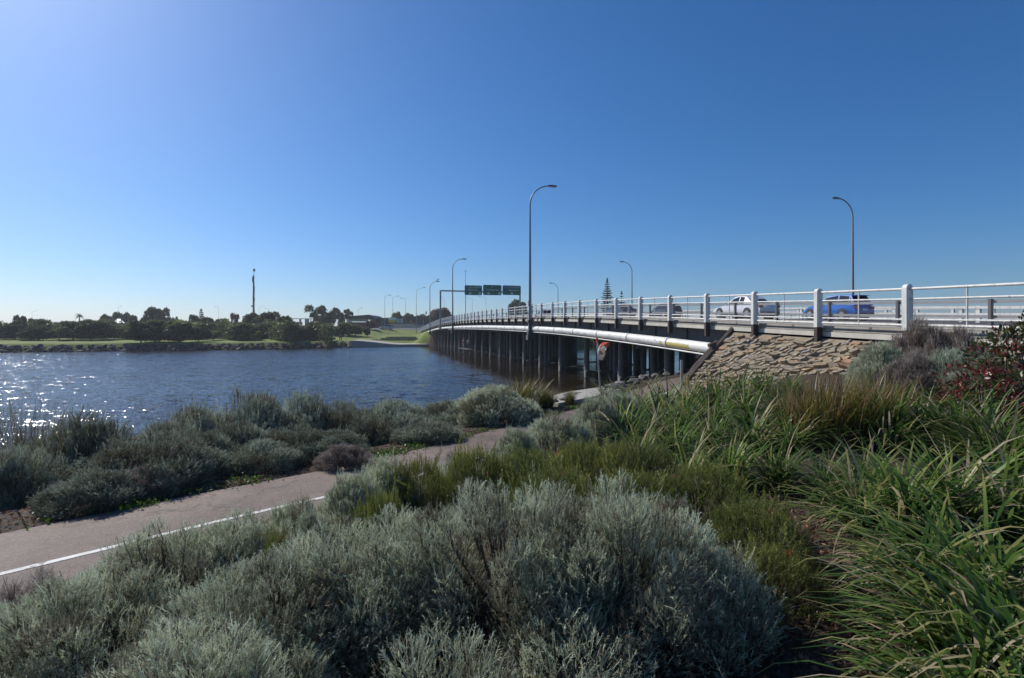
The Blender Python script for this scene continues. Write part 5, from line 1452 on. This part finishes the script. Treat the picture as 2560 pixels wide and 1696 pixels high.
def cushion_mesh(rx, ry, h, npl, n, L, wd, nside, sl, seed, rl=.12, lp=.36, dry=.24, mat='cushion', wisp=24):
    r = np.random.default_rng(seed); pl = plumes_for(rx, ry, h, npl, r, rl, lp)
    P = []; D = []; I = []; W = np.array([q[2] * q[3] for q in pl]); cnt = np.maximum(12, n * W / W.sum()).astype(int)
    for i, (c, ax, rp, L_) in enumerate(pl):
        m = cnt[i]; v = r.beta(1.9, 1.1, m); a = r.uniform(0, 6.283, m)
        e1 = unit(np.cross(ax, np.array([.31, .87, .2]))); e2 = np.cross(ax, e1)
        rad = e1 * np.cos(a)[:, None] + e2 * np.sin(a)[:, None]
        prof = np.sqrt(np.clip(1 - ((v - .45) / .58) ** 2, 0, 1)) * rp * np.sqrt(r.uniform(.25, 1.1, m))
        p = c + ax * ((v - .5) * L_)[:, None] + rad * prof[:, None]
        P.append(p); D.append(unit(ax * .95 + rad * .5 + np.array([0, 0, .2]) + r.normal(0, .26, (m, 3)))); I.append(np.full(m, i))
    P = np.concatenate(P); D = np.concatenate(D); I = np.concatenate(I); k = P[:, 2] > .0; P, D, I = P[k], D[k], I[k]
    lobe_t = r.normal(0, .15, len(pl)) - np.where(r.uniform(0, 1, len(pl)) < dry, .28, 0)
    Ls = L * r.uniform(.55, 1.35, len(P))
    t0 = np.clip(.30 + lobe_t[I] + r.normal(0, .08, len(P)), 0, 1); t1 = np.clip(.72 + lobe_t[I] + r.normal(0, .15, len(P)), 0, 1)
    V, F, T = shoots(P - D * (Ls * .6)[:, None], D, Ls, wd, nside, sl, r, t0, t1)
    k = r.choice(len(P), max(10, len(P) // wisp), replace=False)
    V2, F2, T2 = shoots(P[k] - D[k] * L, unit(D[k] + np.array([0, 0, .2]) + r.normal(0, .15, (len(k), 3))), L * r.uniform(1.5, 2.5, len(k)), wd * 1.3, nside + 4, sl * 1.25, r, np.clip(t0[k] + .15, 0, 1), np.clip(t1[k] + .12, 0, 1))
    V, F, T = np.concatenate([V, V2]), np.concatenate([F, F2 + len(V)]), np.concatenate([T, T2])
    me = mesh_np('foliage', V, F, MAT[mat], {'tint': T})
    sm = MB()
    for c, ax, rp, L_ in pl:
        x, y, z = c; t = c + ax * L_ * .35
        sm.tube([(x * .08, y * .08, -.05), (x * .6, y * .6, z * .45), (x, y, z), tuple(t)], [.010 * rx, .008 * rx, .005 * rx, .002], 4, False)
        for q in range(2):
            b_ = c + ax * L_ * .2 + r.normal(0, rp * .5, 3); sm.tube([(x * .8, y * .8, z * .7), tuple(b_)], [.004 * rx, .0015], 3, False)
    return me, sm.mesh('stems', MAT['stem'])
def plant(name, label, cat, group, loc, rz, parts, scale=(1, 1, 1)):
    t = empty(name, loc, rz, label, cat, group)
    for nm, me in parts:
        o = obj(nm, me, t); o.scale = scale
    return t
def gpos(px, Y): return (px - 1280) / 1320 * Y, Y
def htop(top, Y, g): return CAM_Z + (835.5 - top) / 1320 * Y - g

SILVER = 'silver cushion bushes in the front bed'
NEAR = [   # label, px, top, Y, rx, n
 ('largest silver cushion bush in the centre foreground', 1265, 1172, 3.25, .80, 9500),
 ('silver cushion bush right of the largest one, twiggy crown', 1565, 1185, 3.0, .62, 8500),
 ('silver cushion bush left of the largest one, sloping down to the left', 930, 1262, 3.15, .72, 8500),
 ('silver green cushion bush in the lower middle left', 690, 1375, 2.75, .60, 8000),
 ('low sparse silver bush in the shade at the bottom centre', 1090, 1560, 2.15, .36, 1500),
 ('sparse wiry silver bush in the dark lower centre right', 1430, 1520, 2.45, .36, 1100),
 ('small wiry silver bush beside the dark bare soil', 1770, 1340, 2.8, .34, 2200),
 ('dark grey-green bush cut by the bottom edge left of centre', 500, 1540, 2.15, .50, 6500),
 ('grey-green cushion bush covering the near path edge on the left', 430, 1298, 3.85, .66, 7500),
 ('low cushion bush at the left edge below the white line', 190, 1440, 3.15, .60, 6500),
 ('narrow cushion bush touching the white line', 570, 1268, 4.15, .48, 5500),
]
for i, (lab, px, top, Y, rx, n) in enumerate(NEAR):
    x, y = gpos(px, Y); g = gz(x, y); h = htop(top, Y, g) * .95
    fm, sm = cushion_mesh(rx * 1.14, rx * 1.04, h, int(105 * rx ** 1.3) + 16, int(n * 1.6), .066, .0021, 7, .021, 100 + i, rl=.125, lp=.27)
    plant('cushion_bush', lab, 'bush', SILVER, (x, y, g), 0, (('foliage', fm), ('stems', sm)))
fmd, smd = cushion_mesh(.42, .4, .5, 22, 3000, .10, .0014, 7, .026, 160, rl=.10, lp=.28, dry=.9, mat='cushion_dry')
for lab, px, Y, sc in (('dry brown wiry bush at the left edge by the white line', 70, 3.5, 1.0), ('dry brownish bush between the two left cushion bushes', 690, 4.0, .85)):
    x, y = gpos(px, Y); plant('dry_bush', lab, 'bush', SILVER, (x, y, gz(x, y)), 1.3, (('foliage', fmd), ('stems', smd)), (sc, sc, sc))

MIDV = [cushion_mesh(1, 1, 1, 62, 9500, .115, .0044, 6, .048, 200 + k, rl=.23, lp=.32, mat='cushion_river') for k in range(4)]
MIDS = [cushion_mesh(1, 1, 1, 66, 9500, .115, .0044, 6, .048, 220 + k, rl=.21, lp=.32, mat='cushion') for k in range(2)]
MIDD = [cushion_mesh(1, 1, 1, 58, 8000, .13, .0040, 6, .055, 240 + k, rl=.19, lp=.36, dry=.5, mat='cushion_dry') for k in range(2)]
RIVER = 'grey bushes along the river side of the path'
MID = [   # label, px, top, Y, rx, variant list, group
 ('silver bush overhanging the near edge of the path', 880, 1178, 5.0, .44, MIDS, SILVER), ('low silver bush on the near path edge above the narrow one', 740, 1238, 4.5, .36, MIDS, SILVER),
 ('silver bush behind the leftmost green plumes', 960, 1138, 5.6, .50, MIDS, SILVER), ('small silver bush hiding the path bend', 1140, 1118, 6.2, .38, MIDS, SILVER),
 ('low pale bush on the near side of the path bend', 1290, 1066, 7.5, .46, MIDS, SILVER), ('pale silver bush on the path bend, second after the low one', 1395, 1024, 8.4, .62, MIDS, SILVER), ('pale silver bush on the path bend, third after the low one', 1490, 988, 9.6, .6, MIDS, SILVER),
 ('silver bush in front of the green tussock by the mirror', 1545, 962, 10.8, .70, MIDS, SILVER),
 ('tall grey bush at the water edge, leftmost round crown', 205, 1046, 8.8, 1.05, MIDV, RIVER), ('low grey bush behind the reeds at the left edge', 40, 1120, 7.4, .75, MIDV, RIVER),
 ('olive domed bush left of the long hedge of bushes', 385, 1085, 7.6, .85, MIDV, RIVER), ('grey-green bush behind the brownish domed one', 425, 1050, 9.4, .80, MIDV, RIVER),
 ('small grey bush by the path verge on the left', 235, 1180, 6.55, .50, MIDV, RIVER), ('tiny brown bush by the path verge', 350, 1195, 6.9, .38, MIDD, RIVER),
 ('small twiggy grey bush beside the tiny brown one', 400, 1180, 7.1, .38, MIDV, RIVER),
 ('dark grey bush on the hedge top, left end', 515, 1005, 10.6, .95, MIDV, RIVER), ('dark grey bush on the hedge top, second from left', 630, 990, 11.2, 1.1, MIDV, RIVER),
 ('dark grey bush on the hedge top, third from left', 745, 985, 11.6, 1.05, MIDV, RIVER), ('dark grey bush on the hedge top, right end', 850, 1005, 11.6, .95, MIDV, RIVER),
 ('silver-tipped bush in front of the hedge, left', 500, 1078, 8.6, .60, MIDV, RIVER), ('silver-tipped bush in front of the hedge, centre', 600, 1060, 9.0, .66, MIDV, RIVER),
 ('grey bush low in front of the hedge', 660, 1100, 8.4, .55, MIDV, RIVER), ('grey bush in front of the hedge, right of centre', 740, 1065, 9.2, .68, MIDV, RIVER),
 ('twiggy grey bush in front of the hedge, right', 830, 1075, 9.2, .58, MIDV, RIVER), ('small dark bush at the verge in the middle', 860, 1120, 8.4, .40, MIDD, RIVER),
 ('rounded dark bush right of the hedge', 985, 1000, 11.6, .95, MIDV, RIVER), ('silver-tipped low bush under the rounded dark one', 1070, 1052, 10.6, .62, MIDV, RIVER),
 ('olive-grey bush left of the bright round one', 1120, 1000, 13.4, .85, MIDV, RIVER), ('bright round silver bush on the bank before the piles', 1235, 966, 13.0, .98, MIDS, RIVER),
 ('pale silver skirt bush right of the bright round one', 1310, 1012, 13.0, .45, MIDS, RIVER),
 ('dry purple-brown bush against the railing', 2300, 792, 12.4, .85, MIDD, 'bushes on the stone slope'), ('dry purple-brown bush right of the first against the railing', 2400, 815, 11.8, .7, MIDD, 'bushes on the stone slope'),
 ('grey-green bush on the stone slope, left', 2205, 852, 11.8, .72, MIDS, 'bushes on the stone slope'), ('grey-green bush low on the stone slope, right', 2385, 868, 10.6, .80, MIDV, 'bushes on the stone slope'),
 ('purple-grey bush at the foot of the stone slope', 2280, 880, 10.8, .62, MIDD, 'bushes on the stone slope'), ('grey wispy bush next to the red-leaved shrub', 2450, 880, 9.6, .6, MIDV, 'bushes on the stone slope'),
]
for i, (lab, px, top, Y, rx, vs, grp) in enumerate(MID):
    x, y = gpos(px, Y); g = gz(x, y); h = max(.35, htop(top, Y, g)); fm, sm = vs[i % len(vs)]
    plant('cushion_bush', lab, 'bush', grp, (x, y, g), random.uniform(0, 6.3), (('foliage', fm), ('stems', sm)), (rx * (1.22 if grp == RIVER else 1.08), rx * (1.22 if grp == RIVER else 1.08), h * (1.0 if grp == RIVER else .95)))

# grevillea: upright plumes with needle leaves and red flowers
def grev_mesh(rx, h, n, seed):
    r = np.random.default_rng(seed); lb = lobes_for(rx, rx, h * .86, 16, r, .19)
    P, D, I = lobe_points(lb, n, r, .7)
    dirs = unit(D * .55 + np.array([0, 0, .75]) + r.normal(0, .3, D.shape)); Ls = .13 * r.uniform(.6, 1.5, len(P))
    lt = r.normal(0, .13, len(lb)); t0 = np.clip(.22 + lt[I] + r.normal(0, .1, len(P)), 0, 1); t1 = np.clip(.62 + lt[I] + r.normal(0, .16, len(P)), 0, 1)
    V, F, T = shoots(P - dirs * (Ls * .7)[:, None], dirs, Ls, .0024, 11, .026, r, t0, t1, 1.0)
    k = np.where(P[:, 2] > h * .45)[0]; k = r.choice(k, min(len(k), 70), replace=False)
    d2 = unit(np.array([0, 0, 1.0]) + r.normal(0, .35, (len(k), 3)))
    V2, F2, T2 = shoots(P[k] - d2 * .05, d2, .22 * r.uniform(.7, 1.4, len(k)), .004, 46, .030, r, t0[k], t1[k], 1.2)
    V, F, T = np.concatenate([V, V2]), np.concatenate([F, F2 + len(V)]), np.concatenate([T, T2])
    fl = P[r.choice(np.where(P[:, 2] > h * .35)[0], 7, replace=False)]
    sm = MB()
    for x, y, z, lr, lz in lb[1:]: sm.tube([(x * .05, y * .05, -.05), (x * .5, y * .5, z * .55), (x, y, z + lz * .5)], [.012, .008, .003], 4, False)
    return mesh_np('foliage', V, F, MAT['grevillea'], {'tint': T}), sm.mesh('stems', MAT['stem']), fl
GV = [grev_mesh(.62, .9, 4600, 300 + k) for k in range(3)]
def flower_mesh(seed):
    r = random.Random(seed); m = MB()
    for k in range(14):
        d = Vector((r.gauss(0, 1), r.gauss(0, 1), abs(r.gauss(0, 1)))).normalized(); a = d * .008; b = d * .034; m.tube([a, b + Vector((0, 0, -.004))], [.0035, .0015], 4)
    return m.mesh('flower', MAT['flower_red'])
FL = [flower_mesh(k) for k in range(3)]
GREV = [('green plume-leaved shrub at the left end of the green band', 1050, 1108, 5.5, .85), ('green shrub with upright plumes near the path bend', 1185, 1085, 5.3, .95), ('green shrub with red flowers left of the band centre', 1330, 1085, 5.2, 1.0),
        ('green shrub with red flowers in the band centre', 1470, 1062, 5.7, 1.1), ('green shrub right of the band centre', 1610, 1072, 5.1, 1.0), ('low green shrub behind the central silver bush', 1400, 1135, 4.4, .85),
        ('low olive shrub behind the twiggy silver bush', 1590, 1140, 4.2, .9), ('olive shrub at the right end of the green band', 1745, 1120, 4.4, .9), ('brown-tipped olive shrub beside the dark bare soil', 1880, 1215, 3.6, .75),
        ('small olive shrub below the brown-tipped one', 1930, 1330, 3.1, .55), ('small green shrub in the gap left of the central silver bush', 960, 1185, 4.3, .55), ('low yellow-green shrub by the near path edge', 690, 1300, 3.9, .28)]
for i, (lab, px, top, Y, sc) in enumerate(GREV):
    x, y = gpos(px, Y); g = gz(x, y); h = htop(top, Y, g); fm, sm, fl = GV[i % 3]; sc3 = (sc, sc, max(.3, h / .93))
    t = plant('plume_shrub', lab, 'shrub', 'green plume-leaved shrubs in the front bed', (x, y, g), random.uniform(0, 6.3), (('foliage', fm), ('stems', sm)), sc3)
    for k, p in enumerate(fl[:5 if 'flower' in lab else 2]):
        o = obj('flower', FL[k % 3], t, (p[0] * sc3[0], p[1] * sc3[1], p[2] * sc3[2] + .02))

# strap-leaved tussocks
def blades(n, L, w, r, e0=(.55, 1.35), droop=(.5, 1.5), r0=.10, tint=(.45, .2), segs=5, dead=.12):
    az = r.uniform(0, 6.283, n); el = r.uniform(*e0, n); Ls = L * r.uniform(.55, 1.15, n); dr = r.uniform(*droop, n); ww = w * r.uniform(.7, 1.25, n)
    q = r0 * np.sqrt(r.uniform(0, 1, n)); a2 = r.uniform(0, 6.283, n)
    p = np.stack([q * np.cos(a2), q * np.sin(a2), np.full(n, -.02)], 1); tw = r.normal(0, .35, n)
    tn = np.clip(r.normal(tint[0], tint[1], n), 0, .8); tn = np.where(r.uniform(0, 1, n) < dead, r.uniform(.86, 1, n), tn)
    brown = r.uniform(0, 1, n) < .3
    V = []; T = []
    for k in range(segs + 1):
        f = k / segs
        e = el - dr * f ** 1.4
        prof = (.75, 1, 1, .85, .55, .04)[min(5, int(round(f * 5)))]
        sd = np.stack([-np.sin(az + tw * f), np.cos(az + tw * f), np.sin(tw) * .4], 1)
        V.append(np.stack([p - sd * (ww * prof)[:, None], p + sd * (ww * prof)[:, None]], 1)); tb = np.where(brown & (f > .75), np.maximum(tn, .88), tn + .10 * f); T.append(np.stack([tb, tb], 1))
        st = (Ls / segs)[:, None]
        p = p + np.stack([np.cos(az) * np.cos(e), np.sin(az) * np.cos(e), np.sin(e)], 1) * st
    V = np.stack(V, 1).reshape(-1, 3); T = np.clip(np.stack(T, 1).ravel(), 0, 1)
    o = np.arange(n)[:, None] * (2 * (segs + 1)); F = []
    for k in range(segs): F.append(o + np.array([2 * k, 2 * k + 1, 2 * k + 3, 2 * k + 2]))
    return V, np.concatenate(F), T
def tuss(n, L, w, seed, mat, **k):
    V, F, T = blades(n, L, w, np.random.default_rng(seed), **k); me = mesh_np('foliage', V, F, MAT[mat], {'tint': T}); return me
TU = [tuss(200, .95, .0118, 400 + k, 'strap', r0=.11, e0=(.45, 1.42), droop=(.5, 1.9), tint=(.50, .19)) for k in range(4)]
TUN = [tuss(200, 1.05, .0125, 410 + k, 'strap', r0=.16, droop=(.9, 2.0), e0=(.35, 1.2)) for k in range(3)]
SE = [tuss(380, 1.0, .0052, 420 + k, 'sedge', e0=(1.05, 1.5), droop=(.0, .5), r0=.20, tint=(.46, .22), dead=.14) for k in range(3)]
RE = [tuss(520, 1.0, .0022, 430 + k, 'reed', e0=(1.05, 1.52), droop=(.1, .7), r0=.20, tint=(.5, .2), dead=.2) for k in range(3)]
RG = [tuss(700, 1.0, .0050, 436 + k, 'sedge', e0=(.95, 1.5), droop=(.1, .8), r0=.26, tint=(.28, .18), dead=.12) for k in range(2)]
LEAF = [tuss(1, 1.05, .0135, 440 + k, 'strap', r0=0.0, droop=(1.0, 1.9), e0=(.5, 1.1), dead=.15) for k in range(12)]
LEAF_AZ = []
ROWS = [
 ('at the foot of the stone slope', TU, [(1545, 945, 13.0), (1600, 925, 12.4), (1662, 918, 13.5), (1722, 920, 13.8), (1785, 915, 13.6), (1850, 912, 13.4), (1915, 915, 13.0), (1978, 922, 12.6)]),
 ('one row below the stone slope', TU, [(1560, 985, 9.4), (1640, 968, 9.6), (1715, 960, 9.8), (1790, 955, 9.8), (1870, 950, 9.6), (1950, 955, 9.4)]),
 ('in the middle of the strap-leaf bed', TU, [(1600, 1030, 7.2), (1690, 1010, 7.4), (1785, 1000, 7.4), (1885, 992, 7.2), (1975, 1010, 6.8)]),
 ('behind the olive shrubs', TU, [(1720, 1075, 5.6), (1830, 1065, 5.6), (1945, 1085, 5.3), (2065, 1100, 5.0), (2170, 1090, 5.1)]),
 ('behind the red-leaved shrub side', TU, [(2230, 965, 6.6), (2310, 955, 6.8), (2390, 960, 6.4), (2470, 985, 5.8), (2545, 1000, 5.4)]),
 ('right of the dark bare soil', TU, [(2150, 1125, 4.2), (2260, 1085, 4.1), (2390, 1075, 4.0), (2510, 1080, 3.9)]),
]
for desc, vs, lst in ROWS:
    for k, (px, top, Y) in enumerate(lst):
        x, y = gpos(px, Y); g = gz(x, y); h = max(.5, htop(top, Y, g)); sc = min(1.35, h / .80)
        plant('strap_tussock', f'green strap-leaved tussock, {ORD[k]} from the left {desc}', 'tussock', 'strap-leaved tussocks', (x, y, g), random.uniform(0, 6.3), (('foliage', vs[(k * 3 + len(desc)) % len(vs)]),), (sc, sc, sc))
NT = [('drooping strap-leaved tussock spilling over the dark soil', 2330, 1270, 3.1), ('big drooping tussock at the right edge', 2470, 1235, 3.0), ('drooping tussock low at the right', 2440, 1400, 2.5),
      ('drooping tussock in the bottom right corner', 2570, 1420, 2.3), ('small tussock at the bottom edge right of the soil', 2420, 1580, 2.15)]
for k, (lab, px, top, Y) in enumerate(NT):
    x, y = gpos(px, Y); g = gz(x, y); h = max(.45, htop(top, Y, g)); sc = min(.92, h / .68)
    t = plant('strap_tussock', lab, 'tussock', 'strap-leaved tussocks', (x, y, g), random.uniform(0, 6.3), (('foliage', TUN[k % 3]),), (sc, sc, sc))
    for j in range(56):
        o = obj('leaf', LEAF[(j * 5 + k) % 12], t, (random.gauss(0, .08), random.gauss(0, .08), 0)); q = sc * random.uniform(.7, 1.15); o.scale = (q, q, q); o.rotation_euler = (random.uniform(-.15, .15), random.uniform(-.15, .15), random.uniform(0, 6.3))
for k, (px, top, Y) in enumerate([(1995, 962, 7.1), (2060, 938, 7.0), (2125, 930, 6.9), (2195, 940, 7.0)]):
    x, y = gpos(px, Y); g = gz(x, y); h = max(.5, htop(top, Y, g)); sc = h / .96
    plant('sedge_clump', f'upright yellow-brown sedge clump, {ORD[k]} from the left below the stone slope', 'sedge', 'upright sedge clumps', (x, y, g), k * 1.7, (('foliage', SE[k % 3]),), (sc * 1.15, sc * 1.15, sc))
for k, (lab, px, top, Y, wd) in enumerate([('dark green rush clump on the bank, left of the mirror pole', 1300, 942, 15.0, 1.3), ('rush clump on the bank just right of the bright round bush', 1365, 968, 15.2, 1.2), ('low rush clump by the concrete pad', 1425, 990, 15.6, .8),
        ('brown reeds against the glitter at the left edge', 25, 1000, 9.0, .8), ('brown reeds second from the left edge', 95, 1010, 8.8, .8), ('thin reeds left of the round grey bush', 140, 1045, 8.4, .7), ('low brown reeds near the verge at left', 60, 1090, 7.6, .8),
        ('wispy grass heads behind the hedge of bushes', 830, 985, 12.4, 1.0), ('wispy grass between the hedge and the rounded dark bush', 905, 1010, 11.8, .9), ('wispy grass behind the olive-grey bush', 1095, 990, 14.2, .9), ('thin grass stalks behind the left hedge end', 470, 1000, 10.8, .7)]):
    x, y = gpos(px, Y); g = max(gz(x, y), -.1); h = max(.5, htop(top, Y, g)); sc = h / .95
    plant('rush_clump', lab, 'rushes', 'rushes along the river bank', (x, y, g), k * 1.1, (('foliage', RG[k % 2] if k < 3 else RE[k % 3]),), (sc * wd, sc * wd, sc))

# red-leaved shrub at the right edge
def leafy_mesh(rx, h, n, seed, size=.030):
    r = np.random.default_rng(seed); lb = lobes_for(rx, rx, h, 20, r, .22); P, D, I = lobe_points(lb, n, r, .55)
    P = P + r.normal(0, .03, P.shape)
    d = unit(D * .8 + r.normal(0, .5, D.shape) + np.array([0, 0, .3])); sd = unit(np.cross(d, r.normal(0, 1, d.shape))); s = size * r.uniform(.7, 1.3, len(P))[:, None]
    red = (r.uniform(0, 1, len(lb)) < .26)[I] & (P[:, 2] > h * .3)
    t = np.where(red, r.uniform(.72, 1, len(P)), r.uniform(.05, .62, len(P)))
    nr = unit(np.cross(d, sd))
    V = np.stack([P, P + d * s + sd * s * .42 + nr * s * .08, P + d * s * 2.1 - nr * s * .1, P + d * s - sd * s * .42 + nr * s * .08], 1).reshape(-1, 3)
    sm = MB()
    for x, y, z, lr, lz in lb[1:]: sm.tube([(x * .05, y * .05, -.05), (x * .5, y * .5, z * .55), (x, y, z + lz * .5)], [.02, .012, .004], 5, False)
    return mesh_np('foliage', V, np.arange(len(V)).reshape(-1, 4), MAT['photinia'], {'tint': np.repeat(t, 4)}), sm.mesh('stems', MAT['stem'])
for lab, px, top, Y, rx, sd_ in (('red and green glossy-leaved shrub at the right edge', 2500, 815, 7.2, .72, 500), ('darker glossy-leaved shrub cut by the right edge', 2590, 770, 6.9, .60, 501), ('low red-tipped shrub below the glossy one', 2470, 905, 6.6, .55, 502)):
    x, y = gpos(px, Y); g = gz(x, y); h = htop(top, Y, g); fm, sm = leafy_mesh(rx, h, 3600, sd_)
    plant('red_shrub', lab, 'shrub', 'red-leaved shrubs', (x, y, g), 0, (('foliage', fm), ('stems', sm)))

# verge weeds, leaf litter
r = np.random.default_rng(77); C = []
for _ in range(60):
    i = r.integers(18, len(PD) - 60); u = r.uniform(.02, .34); c = PD[i] - PNR[i] * u; n = r.integers(20, 90)
    C.append(np.c_[c[0] + r.normal(0, .13, n), c[1] + r.normal(0, .10, n), np.full(n, 1.385) + np.abs(r.normal(0, .03, n))])
C = np.concatenate(C); V, F, tt = leaf_cards(C, .022, r, r.uniform(0, 1, len(C))); o = obj('verge_weeds', mesh_np('verge_weeds', V, F, MAT['weed'], {'tint': tt})); tag(o, 'bright green weeds along the far verge of the path', 'weeds', kind='stuff')
C = []
for _ in range(9000):
    i = r.integers(10, len(PD) - 40)
    u = abs(r.normal(0, .55)) + .05; c = PD[i] - PNR[i] * u; C.append((c[0], c[1], 0))
C = np.array(C); C[:, 2] = ground_z(C[:, 0], C[:, 1]) + .012
k = r.choice(len(C), len(C), replace=False)
V, F, tt = leaf_cards(C, .016, r, np.clip(r.beta(1.6, 1.6, len(C)), 0, 1)); o = obj('leaf_litter', mesh_np('leaf_litter', V, F, MAT['litter'], {'tint': tt})); tag(o, 'brown and white leaf litter under the bushes beyond the path', 'leaf litter', kind='stuff')
X = r.uniform(-.6, 3.4, 9000); Yv = r.uniform(1.6, 5.2, 9000); Z = ground_z(X, Yv) + .012
V, F, tt = leaf_cards(np.c_[X, Yv, Z], .02, r, np.clip(r.beta(1.2, 2.2, 9000), 0, .86)); o = obj('leaf_litter', mesh_np('leaf_litter', V, F, MAT['litter'], {'tint': tt})); tag(o, 'dark leaf litter on the bare soil in the lower right', 'leaf litter', kind='stuff')
X = r.uniform(-8.5, -3.6, 4200); Yv = r.uniform(5.0, 9.5, 4200); k = path_u(X, Yv) > .12; X, Yv = X[k], Yv[k]; Z = ground_z(X, Yv) + .03
V, F, tt = leaf_cards(np.c_[X, Yv, Z], .024, r, np.clip(r.normal(.78, .12, len(X)), 0, 1)); o = obj('leaf_litter', mesh_np('leaf_litter', V, F, MAT['litter'], {'tint': tt})); tag(o, 'orange and pale dry leaves among the bushes at the left', 'leaf litter', kind='stuff')
HAZE = 0.0003

# ---------------------------------------------------------------- thin air between here and the far bank
hz = MB(); hz.box((25, 1350, 20), (5400, 3500, 50))
hm = bpy.data.materials.new('haze'); hm.use_nodes = True
hn = hm.node_tree; hn.nodes.remove(hn.nodes["Principled BSDF"])
pv = hn.nodes.new("ShaderNodeVolumePrincipled"); pv.inputs["Color"].default_value = (0.85, 0.90, 1.0, 1); pv.inputs["Density"].default_value = HAZE
pv.inputs["Anisotropy"].default_value = 0.3
hn.links.new(pv.outputs[0], hn.nodes["Material Output"].inputs["Volume"])
tag(hz.build('haze', hm), 'thin pale haze in the air over the river', 'haze', kind='stuff')
